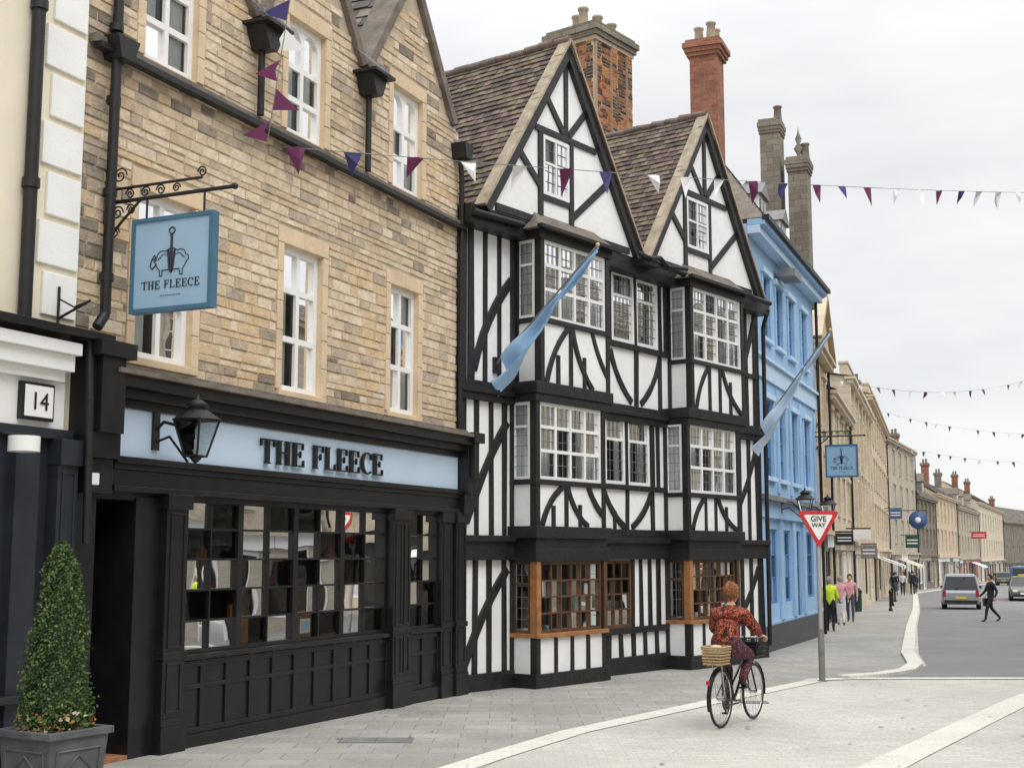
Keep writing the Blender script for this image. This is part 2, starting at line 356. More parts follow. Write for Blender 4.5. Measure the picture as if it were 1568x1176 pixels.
for a,b,c,d in midw+topw:
    n=5; hh=(d-c)/n
    for k in range(n):
        tr.box(a-.13,a-.002,-.02,.024,c+k*hh+.003,c+(k+1)*hh-.003,M['ashlar']); tr.box(b+.002,b+.13,-.02,.024,c+k*hh+.003,c+(k+1)*hh-.003,M['ashlar'])
    tr.box(a-.13,(a+b)/2-.003,-.02,.026,d+.002,d+.22,M['ashlar']); tr.box((a+b)/2+.003,b+.13,-.02,.026,d+.002,d+.22,M['ashlar'])
for a,b,c,d in midw:
    tr.box(a-.1,b+.1,-.02,.05,c-.09,c-.002,M['ashlar'])
    win(wf,wg,wi,FRONT(-.07),a,b,c,d,2,3,M['white'],fr=.08,bar=.075,top=[.35,.72],th=.06,curt=1,room=M['room'],coff=.04,cw=.36)
for a,b,c,d in topw:
    win(wf,wg,wi,FRONT(-.07),a,b,c,d,2,3,M['white'],fr=.08,bar=.075,top=[.3,.62],th=.06,curt=1,room=M['room'],coff=.04,cw=.36)
    mid=(a+b)/2
    for x0,x1 in ((a+.07,mid-.03),(mid+.03,b-.07)):
        r=(x1-x0)/2; cx=(x0+x1)/2; zb=d-.08-r
        for sgn in (-1,1):
            pl=[(cx+sgn*r,zb),(cx+sgn*r,d-.07),(cx,d-.07)]+[(cx+sgn*r*math.sin(t),zb+r*math.cos(t)) for t in [rad(15*k) for k in range(0,6)]]
            wf.prism(pl,-.12,-.08,M['white'])
g=G('gutter_course',fl)
g.box(-8.62,0.02,-.02,.10,7.40,7.49,M['coping']); g.box(-8.6,.03,.05,.16,7.34,7.405,M['iron'])
g.done()
for a,b in zip(gab[:-1],gab[1:]):
    if abs(a[1]-b[1])>.3: tr.board((a[0],a[1]+.04),(b[0],b[1]+.04),.15,-.35,.09,M['coping'])
tr.tube((-1.67,-.1,11.1),(-1.67,-.1,11.4),.1,M['coping'],8,.03)
pp=G('rainwater_pipes',fl)
for u,z in ((-5.72,8.6),(-3.1,8.88)):
    pp.prism([(u-.2,z),(u+.2,z),(u+.15,z-.14),(u+.08,z-.28),(u-.08,z-.28),(u-.15,z-.14)],.02,.30,M['iron'])
    pp.box(u-.28,u+.28,0,.40,z,z+.04,M['iron'])
    pp.tube((u,.12,z-.25),(u,.12,7.5),.045,M['iron'])
    for k in range(6): pp.tube((u-.26+.104*k,.38,z+.05),(u-.26+.104*k,.06,z+.36),.006,M['lead'],4)
    for k in range(5): pp.tube((u-.27,.38-.08*k,z+.05+.078*k),(u+.27,.38-.08*k,z+.05+.078*k),.006,M['lead'],4)
pp.prism([(-.30,8.75),(.02,8.75),(-.04,8.5),(-.25,8.5)],.02,.28,M['iron'])
pp.path([(-.16,.12,8.5),(-.1,.12,8.2),(-.06,.1,7.5),(-.04,.08,4.1)],.045,M['iron'])
pp.path([(-8.3,.1,12),(-8.3,.1,7.6),(-8.34,.14,7.3),(-8.34,.12,4.55),(-8.45,.12,4.4)],.055,M['iron'],8)
for z in (4.9,5.8,6.8,7.6): pp.tube((-8.33,.11,z),(-8.33,.11,z+.08),.075,M['iron'],8)
pp.prism([(-8.46,7.52),(-8.12,7.52),(-8.2,7.28),(-8.4,7.28)],.02,.26,M['iron'])
pp.done()
rf=G('roof',fl)
for (a,za),(p,zp),(b,zb) in ((gab[0],gab[1],gab[2]),(gab[3],gab[4],gab[5]),(gab[6],gab[7],(0,8.9))):
    rf.roof((a,-8,za),(a,-.05,za),(p,-.05,zp),(p,-8,zp),S,.24,.3,.03); rf.roof((b,-.05,zb),(b,-8,zb),(p,-8,zp),(p,-.05,zp),S,.24,.3,.03)
rf.done()
w.done(); tr.done(.01); wf.done(); wg.done(); wi.done()
# ---- shopfront
s=G('shopfront',fl); K=M['black']
s.box(-8.7,0,-.1,.10,3.08,3.63,K); s.box(-8.6,-.02,-.1,.12,2.69,3.08,K)
s.box(-8.17,-.28,.10,.165,3.1,3.61,M['fascia'])
s.box(-8.25,-.2,.1,.2,3.61,3.70,K); s.box(-8.3,-.15,.1,.29,3.70,3.80,K); s.box(-8.35,-.1,.1,.40,3.80,3.92,K)
s.box(-8.45,0.04,-.02,.46,3.92,3.97,M['coping']); s.prism([(-8.45,3.97),(.04,3.97),(.0,4.06),(-8.4,4.06)],-.02,.2,M['coping'])
s.box(-8.2,-.25,.1,.24,3.03,3.1,K); s.box(-8.2,-.25,.1,.2,2.97,3.03,K); s.box(-8.2,-.25,.1,.17,2.8,2.97,K); s.box(-8.2,-.25,.1,.21,2.74,2.8,K)
for a,b,zt in ((-8.72,-8.28,4.22),(-.26,.02,4.0)):
    s.box(a,b,-.05,.34,3.05,zt-.16,K); s.box(a-.04,b+.04,-.05,.48,zt-.16,zt,K); s.box(a+.05,b-.05,.34,.42,3.3,zt-.16,K); s.box(a+.02,b-.02,-.05,.27,2.7,3.05,K)
def pil(a,b,v,z0=-.25,z1=2.74):
    s.box(a,b,-.1,v,z0,z1,K); s.box(a-.03,b+.03,-.1,v+.03,z0,.28,K); s.box(a-.02,b+.02,-.1,v+.02,.28,.36,K); s.box(a-.03,b+.03,-.1,v+.04,z1-.16,z1,K); s.box(a-.02,b+.02,-.1,v+.02,.98,1.06,K)
    m=min(.06,(b-a)*.2)
    for z0_,z1_ in ((.42,.94),(1.1,z1-.2)):
        s.box(a+m,a+m+.02,v,v+.012,z0_,z1_,K); s.box(b-m-.02,b-m,v,v+.012,z0_,z1_,K); s.box(a+m,b-m,v,v+.014,z0_,z0_+.02,K); s.box(a+m,b-m,v,v+.014,z1_-.02,z1_,K)
pil(-7.36,-7.0,.22); pil(-2.36,-2.08,.2); pil(-2.04,-1.78,.16); pil(-.8,-.42,.16); pil(-.38,-.02,.2)
s.box(-7.75,-7.36,-1.4,.12,-.25,2.74,K)
s.box(-8.7,-8.42,-1.4,.18,-.25,2.74,K)
def riser(a,b,n):
    s.box(a,b,-.1,.09,-.25,.98,K); s.box(a,b,-.1,.15,-.25,.13,K); s.box(a,b,.05,.17,.94,1.0,K)
    st=(b-a)/n
    for i in range(n+1): s.box(a+i*st-.035,a+i*st+.035,.09,.115,.13,.94,K)
    for z in (.13,.86): s.box(a,b,.09,.112,z,z+.07,K)
    s.box(a,b,.09,.112,.62,.67,K)
riser(-7.0,-2.36,10); riser(-1.78,-.8,2)
s.done(.006)
f=G('shop_window_bars',fl); gl=G('shop_window_glass',fl); it=G('bar_interior',fl)
e=[-6.97,-5.85,-4.68,-3.56,-2.38]
for a,b in zip(e[:-1],e[1:]):
    win(f,gl,it,FRONT(.09),a,b,1.0,2.72,2,5,K,fr=.05,bar=.024,th=.06,top=[.19,.40,.61,.82],curt=0,depth=0,glass=M['glassd'])
win(f,gl,it,FRONT(.09),-1.78,-.8,1.0,2.72,2,5,K,fr=.05,bar=.024,th=.06,top=[.19,.40,.61,.82],curt=0,depth=0,glass=M['glassd'])
f.done(); gl.done()
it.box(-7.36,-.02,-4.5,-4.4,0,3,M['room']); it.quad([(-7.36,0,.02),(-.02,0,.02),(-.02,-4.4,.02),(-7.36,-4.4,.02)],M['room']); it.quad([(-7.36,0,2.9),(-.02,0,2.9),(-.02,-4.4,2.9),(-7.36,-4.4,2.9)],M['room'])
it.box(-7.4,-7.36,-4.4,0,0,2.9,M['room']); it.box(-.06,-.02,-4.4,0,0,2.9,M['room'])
for i in range(9):
    u=-6.9+.75*i; it.box(u,u+.5,-4.4,-4.3,1.3+R.uniform(-.1,.2),2.0+R.uniform(-.1,.3),R.choice([M['oak'],M['lead'],M['curtain'],M['room']]))
    if i%2==0:
        it.box(u,u+.7,-1.0,-.4,.92,.96,M['oak']); it.box(u+.32,u+.38,-.8,-.6,0,.92,M['iron'])
        it.box(u+.8,u+1.2,-1.0,-.6,.0,.66,M['oak']); it.box(u+.8,u+1.2,-1.0,-.95,.66,1.45,M['oak'])
        it.tube((u+.35,-.7,.96),(u+.35,-.7,1.2),.04,M['white'],8); it.tube((u+.1,-.9,2.2),(u+.1,-.9,2.9),.006,M['iron'],4); it.lathe((u+.1,-.9,2.0),[(.16,0),(.05,.18),(.001,.2)],M['oak'],12)
it.box(-4.45,-4.22,.0,.02,1.1,1.28,M['white']); it.box(-4.42,-4.25,.02,.024,1.13,1.25,M['fascia'])
it.done()
d=G('entrance_door',fl); dg_=G('door_glass',fl); di=G('door_lobby',fl)
for a,b in ((-8.42,-8.09),(-8.08,-7.75)):
    d.box(a,b,-.50,-.44,.05,.75,K); win(d,dg_,di,FRONT(-.44),a,b,.75,2.66,1,4,K,fr=.07,bar=.03,th=.06,curt=0,depth=.9,room=M['room'],glass=M['glassd'])
di.box(-8.38,-8.12,-.75,-.72,1.2,1.7,M['oak']); di.box(-8.04,-7.8,-.75,-.72,1.5,2.0,M['curtain'])
d.box(-8.42,-7.75,-1.45,-1.42,-.1,2.74,K)
d.box(-8.42,-7.75,-1.3,.12,-.1,.05,noisy('terracotta_step',(.33,.15,.08),.8,.25,8))
d.box(-8.42,-7.75,-1.4,.1,2.66,2.74,K)
br_=noisy('brass',(.6,.42,.15),.3,.1,3,metal=1)
for u in (-8.13,-8.04): d.tube((u,-.40,1.0),(u,-.40,1.3),.014,br_)
d.done(); dg_.done(); di.done()
t=G('fascia_lettering',fl); serif(t,'THE FLEECE',-5.66,-2.68,3.185,.30,FRONT(.165),.02,.05,K); t.done()
a=G('alarm_box',fl); a.box(-8.66,-8.5,.2,.28,2.78,2.9,M['white']); a.done(.01)
# ---- hanging sign
def hanging_sign(name,par,u,v0,v1,z0,z1,zb,vb,both=True):
    e=empty(name); e.location=par.location; e.rotation_euler=par.rotation_euler
    g=G('sign_board',e); h=z1-z0; ww=v1-v0
    g.box(u-.03,u+.03,v0,v1,z0,z1,M['signedge'])
    for s_ in (-1,1):
        F=(u+s_*.03,v0,0,1,s_,0) if s_<0 else (u+.03,v1,0,-1,1,0)
        g.obox(F,.045,ww-.045,0,.004,z0+.045,z1-.045,M['signblue'])
        g.obox(F,.0,ww,0,.02,z1-.045,z1,M['signedge']); g.obox(F,.0,ww,0,.02,z0,z0+.045,M['signedge']); g.obox(F,0,.045,0,.021,z0+.045,z1-.045,M['signedge']); g.obox(F,ww-.045,ww,0,.021,z0+.045,z1-.045,M['signedge'])
        serif(g,'THE FLEECE',ww*.14,ww*.86,z0+h*.24,h*.085,F,.004,.007,M['navy'])
        ox,ov,dx,dv,nx,nv=F
        def line(pts,r):
            pts=[(ox+dx*a*ww+nx*.008,ov+dv*a*ww+nv*.008,z0+b*h) for a,b in pts]
            g.path(pts,r,M['navy'],5)
        for k in range(9): line([(.38+.028*k,.165),(.395+.028*k,.165)],.004)
        cx,cy=.5,.54
        line([(cx+.20*math.cos(t)+.012*math.cos(t*9),cy+.105*math.sin(t)+.012*math.sin(t*9)) for t in [rad(k) for k in range(-20,201,8)]],.0045*ww)
        line([(cx+.15*math.cos(t)+.012*math.cos(t*9),cy+.06*math.sin(t)+.012*math.sin(t*9)) for t in [rad(k) for k in range(0,181,9)]],.0035*ww)
        line([(.31,.5),(.33,.46),(.36,.43),(.36,.37),(.39,.37),(.39,.43),(.60,.43),(.61,.37),(.64,.37),(.64,.43),(.69,.5)],.005*ww)
        line([(.31,.56),(.26,.55),(.24,.48),(.27,.45),(.31,.49)],.006*ww)
        line([(.26,.55),(.29,.6),(.32,.55),(.29,.52)],.005*ww)
        line([(.46,.64),(.48,.45),(.5,.40),(.52,.45),(.54,.64)],.012*ww)
        line([(.5,.42),(.5,.80)],.016*ww)
        line([(.5+.035*math.cos(t),.84+.035*math.sin(t)) for t in [rad(k) for k in range(0,361,40)]],.007*ww)
    g.done()
    b=G('bracket',e); I=M['iron']
    b.tube((u,0,zb),(u,vb,zb),.022,I); b.tube((u,0,zb+.14),(u,vb*.75,zb+.14),.016,I); b.box(u-.05,u+.05,0,.03,zb-.45,zb+.35,I)
    b.path([(u,0.02,zb-.4),(u,.2,zb-.22),(u,.45,zb)],.015,I)
    def scroll(cv,cz,r,d,turns=1.6):
        n=22; b.path([(u,cv+d*r*(1-i/n*.8)*math.cos(i/n*turns*6.28),cz+r*(1-i/n*.8)*math.sin(i/n*turns*6.28)) for i in range(n+1)],.009,I,5)
    for cv,cz,r,dd in ((.16,zb+.28,.09,1),(.3,zb+.07,.06,-1),(.5,zb+.07,.06,1),(.7,zb+.07,.06,-1),(.9,zb+.07,.05,1),(.14,zb-.12,.08,1),(.32,zb-.1,.06,-1),(.12,zb-.33,.06,1),(vb*.75,zb+.2,.06,-1)): scroll(cv,cz,r,dd)
    for v in (v0+.15,v1-.15): b.tube((u,v,z1),(u,v,zb),.012,I)
    b.ball((u,vb,zb),.035,I); b.done()
hanging_sign('hanging_pub_sign',fl,-8.24,.38,1.41,4.54,5.53,5.76,1.63)
def lantern(name,par,u,v,z0,h,wallv,zw):
    e=empty(name); e.location=par.location; e.rotation_euler=par.rotation_euler
    g=G('lantern_frame',e); I=M['iron']; a,b=h*.2,h*.33; zt=z0+h*.62
    for sx,sy in ((-1,-1),(1,-1),(1,1),(-1,1)): g.tube((u+sx*a*.6,v+sy*a*.6,z0+.04),(u+sx*b*.75,v+sy*b*.75,zt),.012,I,6)
    for (r,z) in ((a*.62,z0+.04),(b*.77,zt)):
        for i in range(4):
            c=[(-1,-1),(1,-1),(1,1),(-1,1)]; p,q=c[i],c[(i+1)%4]; g.tube((u+p[0]*r,v+p[1]*r,z),(u+q[0]*r,v+q[1]*r,z),.012,I,6)
    g.lathe((u,v,zt),[(b*1.15,0),(b*1.0,.03),(b*.45,h*.17),(b*.42,h*.2),(b*.6,h*.21),(b*.3,h*.3),(.02,h*.33),(.02,h*.38),(.001,h*.4)],I,12)
    g.lathe((u,v,z0),[(.001,-.04),(.03,-.02),(a*.6,.04),(.001,.05)],I,8)
    g.path([(u,wallv,zw),(u,wallv+.12,zw+.1),(u,(wallv+v)/2,zw+.06),(u,v,z0)],.018,I); g.path([(u,wallv,zw-.12),(u,wallv+.2,zw-.06),(u,v-.1,z0-.02)],.014,I); g.box(u-.05,u+.05,wallv,wallv+.03,zw-.2,zw+.2,I)
    g.done()
    k=G('lantern_glass',e)
    c=[(-1,-1),(1,-1),(1,1),(-1,1)]
    for i in range(4):
        p,q=c[i],c[(i+1)%4]; k.quad([(u+p[0]*a*.58,v+p[1]*a*.58,z0+.05),(u+q[0]*a*.58,v+q[1]*a*.58,z0+.05),(u+q[0]*b*.73,v+q[1]*b*.73,zt),(u+p[0]*b*.73,v+p[1]*b*.73,zt)],M['glass'])
    k.tube((u,v,z0+.06),(u,v,z0+.22),.02,M['white']); k.done()
lantern('wall_lantern',fl,-7.56,.72,3.08,.68,.17,3.4)
# =================================================================== left cream building
cb=empty('cream_corner_shop',(KX,KY,0),rad(90-24.2))
w=G('walls',cb)
w.box(-14,-8.68,-8,.05,3.3,12.5,M['cream'])
z=4.42;i=0
while z<12:
    w.box(-9.27 if i%2 else -9.18,-8.72,.05,.085,z,z+.43,M['white_stone']); z+=.5;i+=1
w.done(.008)
w=G('shopfront',cb); NV=M['navy']
w.box(-14,-8.5,0,.42,4.2,4.28,K); w.box(-14,-8.9,0,.36,4.02,4.14,M['white']); w.box(-14,-8.93,0,.30,3.86,4.02,M['white']); w.box(-14,-8.97,0,.22,3.76,3.86,M['white'])
w.box(-14,-8.88,-.2,.14,3.3,3.76,M['white']); w.box(-9.5,-9.08,.14,.2,3.36,3.72,K); w.box(-9.47,-9.11,.2,.215,3.39,3.69,M['white'])
w.box(-14,-8.8,0,.2,3.2,3.3,NV); w.box(-14,-8.7,-.2,.12,-.2,3.2,NV); w.box(-9.05,-8.78,0,.26,-.2,3.2,NV); w.box(-9.08,-8.75,0,.29,-.2,.5,NV); w.box(-9.06,-8.76,0,.3,2.95,3.2,NV)
w.box(-9.55,-9.25,0,.22,-.2,3.2,NV); w.box(-9.3,-8.8,.1,.2,.3,.8,NV); w.box(-14,-9.2,.1,.3,.75,.82,NV)
for z in (1.0,2.86): w.box(-8.99,-8.84,.26,.272,z,z+.02,NV)
for u in (-9.0,-8.84): w.box(u,u+.02,.26,.275,1.0,2.88,NV)
w.done(.008)
w=G('pipes',cb); w.path([(-9.45,.13,12),(-9.45,.13,4.3)],.065,M['iron'],8)
for z in (5.6,7.4,9.2): w.tube((-9.45,.13,z),(-9.45,.13,z+.1),.085,M['iron'],8)
w.path([(-8.98,.1,4.3),(-8.98,.1,4.72)],.014,M['iron']); w.path([(-8.98,.1,4.4),(-8.98,.5,4.55)],.014,M['iron']); w.path([(-8.98,.1,4.6),(-8.98,.3,4.5),(-8.98,.5,4.55)],.01,M['iron'])
w.path([(-8.75,.3,4.2),(-8.75,.34,3.6),(-8.72,.34,2.2)],.04,M['iron'],8)
w.tube((-9.75,.5,3.02),(-9.75,.5,3.16),.14,M['white'],14); w.tube((-9.75,.2,3.2),(-9.75,.5,3.16),.015,M['iron'])
w.done()
# =================================================================== TUDOR HOUSE
td=empty('timber_framed_house',(KX,KY,0),rad(90-37.5))
PL=M['plaster']; TB=M['timber']
w=G('plaster_walls',td); tm=G('timber_frame',td); wf=G('window_frames',td); wg=G('window_glass',td); wi=G('interiors',td)
holes=[(4.56,5.36,6.14,7.5),(5.43,6.25,6.14,7.5),(4.28,4.98,3.4,4.68),(5.07,5.86,3.4,4.68),(4.22,5.13,.74,1.98),
 (1.75,3.55,6.15,7.45),(1.6,3.35,3.4,4.6),(1.6,3.3,.85,1.95),(6.85,8.8,6.05,7.45),(6.6,8.4,3.35,4.6),(6.7,8.3,.85,1.95)]
w.wall(0,10.65,-.5,7.76,holes,0,PL,.1)
w.quad([(10.65,0,-.6),(10.65,-7,-.6),(10.65,-7,7.7),(10.65,0,7.7)],PL); w.quad([(0,0,-.6),(0,-7,-.6),(0,-7,7.7),(0,0,7.7)],PL); w.quad([(0,-7,-.6),(10.65,-7,-.6),(10.65,-7,7.7),(0,-7,7.7)],PL)
def pj(): return R.uniform(.028,.045)
def stud(u,z0,z1,wd=.12,v=0): tm.board((u+R.uniform(-.018,.018),z0),(u+R.uniform(-.018,.018),z1),wd,v-.02,v+pj(),TB,.18)
def beam(u0,u1,z0,z1,v=.0,p=.06): tm.box(u0,u1,v-.03,v+p,z0,z1,TB)
def brace(p,q,wd=.14,b=.08,v=0): tm.arc(p,q,wd,b,v-.02,v+pj(),TB)
beam(-.02,10.68,7.46,7.78,0,.30); beam(-.02,10.68,4.60,4.92,0,.10); beam(-.02,10.68,4.72,4.80,.1,.05); beam(-.03,10.7,2.0,2.36,0,.12); beam(-.03,10.7,2.3,2.4,.12,.06); beam(-.02,10.68,-.5,.2,0,.09)
stud(.08,.2,7.6,.3); stud(.33,4.9,7.5,.14)
for z0,z1,us in ((4.92,7.47,(.70,1.08,1.46)),(2.38,4.6,(.50,.88,1.22)),(.2,2.0,(.46,.82,1.22))):
    for u in us: stud(u,z0,z1,.10)
brace((.40,5.1),(1.42,6.75),.16,.12); brace((.22,2.6),(1.3,4.3),.15,.06); brace((.2,.35),(1.3,1.85),.15,.08)
for u in (3.75,4.46,5.395,6.33,6.55): stud(u,6.1,7.5,.12 if u!=5.395 else .07)
beam(3.7,6.6,6.02,6.13,0,.07)
for u in (4.42,5.42,6.3): stud(u,4.9,6.05,.11)
brace((5.25,5.0),(4.5,5.95),.12,.1); brace((5.58,5.0),(6.3,5.95),.12,-.1)
for u in (4.1,5.025,5.98,6.2): stud(u,3.3,4.65,.12 if u!=5.025 else .09)
beam(3.5,6.4,3.3,3.4,0,.07); beam(3.5,6.4,2.4,2.56,0,.07)
for u in (4.15,5.05,5.95): stud(u,2.5,3.35,.11)
brace((4.95,2.6),(4.25,3.25),.12,.07); brace((5.2,2.6),(5.9,3.25),.12,-.07); stud(4.62,2.5,2.9,.09)
for u in (5.2,5.5,5.82,6.12): stud(u,.7,2.0,.11)
beam(3.5,6.5,.62,.74,0,.07)
for u in (3.9,4.35,4.78,5.2,5.62,6.05): stud(u,.2,.66,.12)
for z0,z1 in ((4.92,7.47),(2.38,4.6),(.2,2.0)):
    for u in (9.2,9.62,10.04): stud(u,z0,z1,.12)
    stud(10.5,z0,z1,.28)
    brace((9.15,z0+.3),(10.4,z1-.2),.14,-.1)
beam(8.9,10.6,6.0,6.1,0,.05)
for h in holes[:4]:
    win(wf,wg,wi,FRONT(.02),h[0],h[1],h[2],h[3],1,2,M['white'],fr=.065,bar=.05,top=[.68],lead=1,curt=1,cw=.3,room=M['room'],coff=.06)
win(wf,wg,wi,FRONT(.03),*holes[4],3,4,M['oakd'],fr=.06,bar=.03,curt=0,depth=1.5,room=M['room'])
def oriel(u0,u1,v,z0,z1,zp0,cols,fm,ground=False,pat=0,curt=2):
    w.box(u0,u1,0,v,zp0,z0-.07,PL)
    p=.11
    FL=(u0,0,0,1,-1,0); FR=(u1,v,0,-1,1,0)
    for a in (u0-.005,u1-p+.005): tm.box(a,a+p,v-p,v+.03,zp0,z1+.02,TB)
    if not ground: tm.box(u0-.035,u1+.035,0,v+.05,z0-.09,z0,TB)
    else:
        tm.box(u0-.035,u1+.035,0,v+.07,z0-.07,z0,M['oak'])
        tm.box(u0-.02,u0+.1,v-.1,v+.045,z0,z1,M['oak']); tm.box(u1-.08,u1+.02,v-.1,v+.045,z0,z1,M['oakd'])
    win(wf,wg,wi,FRONT(v),u0+p,u1-p,z0,z1,cols,4,fm,fr=.055,bar=.055 if not ground else .03,th=.06,top=[.36,.70] if not ground else [.25,.5,.75],lead=0 if ground else 1,curt=0,depth=0)
    win(wf,wg,wi,FL,.03,v-p,z0,z1,1,2,fm,fr=.05,bar=.04,th=.05,top=[.7],lead=1,curt=0,depth=0)
    win(wf,wg,wi,FR,p,v-.03,z0,z1,1,2,fm,fr=.05,bar=.04,th=.05,top=[.7],lead=1,curt=0,depth=0)
    rm=M['room'] ; b1=-1.6
    for zz in (z0+.003,z1+.003):
        wi.quad([(u0+.12,v-.08,zz),(u1-.12,v-.08,zz),(u1-.12,b1,zz),(u0+.12,b1,zz)],rm)
    wi.quad([(u0+.12,b1,z0),(u1-.12,b1,z0),(u1-.12,b1,z1),(u0+.12,b1,z1)],rm)
    for u in (u0+.13,u1-.13): wi.quad([(u,-.02,z0),(u,b1,z0),(u,b1,z1),(u,-.02,z1)],rm)
    if ground:
        for k in range(7): wi.tube((u0+.3+.26*k,v-.2,z0),(u0+.3+.26*k,v-.2,z0+R.uniform(.1,.3)),R.uniform(.03,.07),R.choice([M['signblue'],M['white'],M['oak'],M['fascia']]),8)
    if curt:
        for s0,s1 in ([(u0+.14,u0+.62),(u1-.62,u1-.14)] if curt==1 else [(u0+.14,u1-.14)]):
            n=int((s1-s0)/.035); vs=[]
            for i in range(n+1):
                x=s0+(s1-s0)*i/n; o=.02*math.sin(i*1.9)+.01*math.sin(i*.6); vs+=[(x,v-.16+o,z0+.02),(x,v-.16+o,z1)]
            wi.add(vs,[(2*i,2*i+2,2*i+3,2*i+1) for i in range(n)],M['curtain'],True)
        vs=[]
        for i in range(12): o=.015*math.sin(i*1.9); vs+=[(u0+.11+o,.04+i*.03,z0+.02),(u0+.11+o,.04+i*.03,z1)]
        wi.add(vs,[(2*i,2*i+2,2*i+3,2*i+1) for i in range(11)],M['curtain'],True)
    L=u1-u0; H=z0-.08-zp0; X=lambda f:u0+f*L; Z=lambda f:zp0+f*H
    def br(a,b,c,d,bu): tm.arc((X(a),Z(b)),(X(c),Z(d)),.10,bu,v-.02,v+pj(),TB)
    def sd(f,z0f=0,z1f=1): tm.board((X(f),Z(z0f)),(X(f),Z(z1f)),.085,v-.02,v+pj(),TB,.15)
    if pat==0: br(.08,.02,.40,1,.10); br(.44,1,.74,.02,-.10) ; sd(.42,0,1); sd(.62,0,.55); sd(.24,0,.5); br(.74,1,.96,.3,-.04)
    if pat==1: br(.08,.02,.32,1,.08); br(.56,1,.95,.05,-.12); sd(.33); sd(.52); sd(.72,0,.75)
    if pat==2:
        for f in (.27,.5,.73): sd(f)
    tm.obox(FL,.0,.08,-.02,.03,zp0,z1,TB)
V=.52
oriel(1.56,3.68,V,6.10,7.46,4.96,4,M['white'],pat=0,curt=2)
oriel(1.42,3.50,V,3.34,4.64,2.56,4,M['white'],pat=0,curt=1)
oriel(1.42,3.48,V,.80,1.98,.14,6,M['oakd'],True,pat=2,curt=0)
oriel(6.66,8.92,V,5.98,7.46,4.96,4,M['white'],pat=1,curt=1)
oriel(6.44,8.60,V,3.30,4.66,2.56,4,M['white'],pat=1,curt=1)
oriel(6.44,8.46,V,.82,1.98,.14,6,M['oakd'],True,pat=2,curt=0)
for a,b,zs in ((1.56,3.68,((7.46,7.62),)),(6.66,8.92,((7.46,7.62),)),
    (1.44,3.6,((4.64,4.78),(4.78,4.98))),(6.5,8.78,((4.64,4.78),(4.78,4.98))),
    (1.42,3.5,((1.98,2.2),(2.36,2.56))),(6.44,8.58,((1.98,2.2),(2.36,2.56))),
    (1.42,3.5,((-.4,.15),)),(6.44,8.48,((-.45,.13),))):
    for k,(z0,z1) in enumerate(zs): tm.box(a-.06-.03*k,b+.06+.03*k,0,V+.06+.03*k,z0,z1,TB)
for a,b in ((1.42,3.5),(6.44,8.58)): tm.box(a-.02,b+.02,0,V+.03,2.2,2.36,TB)
sk=G('oriel_roofs',td)
for a,b in ((1.5,3.75),(6.6,9.0)):
    sk.add([(a-.12,V+.14,7.62),(b+.12,V+.14,7.62),(b+.12,.1,7.62),(a-.12,.1,7.62),(a+.2,.3,7.98),(b-.2,.3,7.98),(b-.2,.1,7.98),(a+.2,.1,7.98)],[(0,1,5,4),(3,7,6,2),(0,4,7,3),(1,2,6,5),(4,5,6,7),(0,3,2,1)],M['coping'])
    sk.box(a-.14,b+.14,V+.1,V+.2,7.6,7.66,M['iron'])
sk.done()
rf=G('roof',td); gd=G('gables',td)
for c,hw,wu0,wu1,vl in ((2.66,2.36,1.94,2.74,0),(7.74,2.34,6.96,7.86,1)):
    zb,zt=7.76,11.2; sl=(zt-zb)/hw; hl=[(wu0,wu1,8.36,9.43)]
    gd.wall(c-hw,c+hw,zb,[(c-hw,zb),(c,zt),(c+hw,zb)],hl,.30,PL,.12)
    gd.quad([(c-hw,.3,zb),(c+hw,.3,zb),(c+hw,0,zb),(c-hw,0,zb)],TB)
    win(wf,wg,wi,FRONT(.33),wu0,wu1,8.36,9.43,2,2,M['white'],fr=.06,bar=.04,top=[.55],lead=1,curt=1,depth=.8,room=M['room'],coff=.04)
    Zs=lambda u:zt-abs(u-c)*sl
    def gs(p,q,wd=.11): gd.board(p,q,wd,.28,.30+pj(),TB,.12)
    for sg in (-1,1):
        gd.board((c+sg*(hw+.02),zb-.02),(c,zt),.22,.28,.40,TB)
        gd.board((c+sg*(hw+.12),zb+.02),(c,zt+.18),.045,.2,.45,M['verge'])
    gs((c,9.6),(c,Zs(c)-.1),.12); gs((c-.95,9.52),(c+.95,9.52),.10)
    gs((wu0-.07,7.85),(wu0-.07,9.55),.12); gs((wu1+.07,7.85),(wu1+.07,9.55),.12); gs((wu0-.1,8.3),(wu1+.1,8.3),.1)
    gs((c-hw+.3,7.84),(c+hw-.3,7.84),.12)
    gs((c-.08,9.6),(c-.6,10.15),.12); gs((c+.08,9.6),(c+.6,10.15),.12)
    gs((wu1+.1,8.1),(c+1.35,9.0),.13); gs((wu0-.1,8.5),(c-1.45,9.0),.13)
    v0=.44
    a=c-hw-.12; b=c+hw+.12; za=zb-.02; zr=zt+.16
    if not vl: b=5.2
    else: a=5.2
    zl=zr-(c-a)*sl; zrr=zr-(b-c)*sl
    rf.roof((a,-7,zl),(a,v0,zl),(c,v0,zr),(c,-7,zr),T,.15,.19,.032); rf.roof((b,v0,zrr),(b,-7,zrr),(c,-7,zr),(c,v0,zr),T,.15,.19,.032)
    for k in range(22):
        y=v0-.02-k*.34; rf.tube((c,y,zr+.02+R.uniform(-.012,.012)),(c,y-.33,zr+.03+R.uniform(-.012,.012)),.085+R.uniform(-.012,.012),R.choice([T[1],M['coping']]),8)
gd.box(4.9,5.5,.2,.56,7.62,7.72,M['iron'])
gd.tube((10.3,.5,7.66),(5.0,.5,7.70),.06,M['iron']); gd.path([(4.75,.5,7.8),(5.0,.62,7.72),(5.4,.6,7.8),(5.7,.6,7.68),(6.3,.68,7.72)],.045,M['iron'])
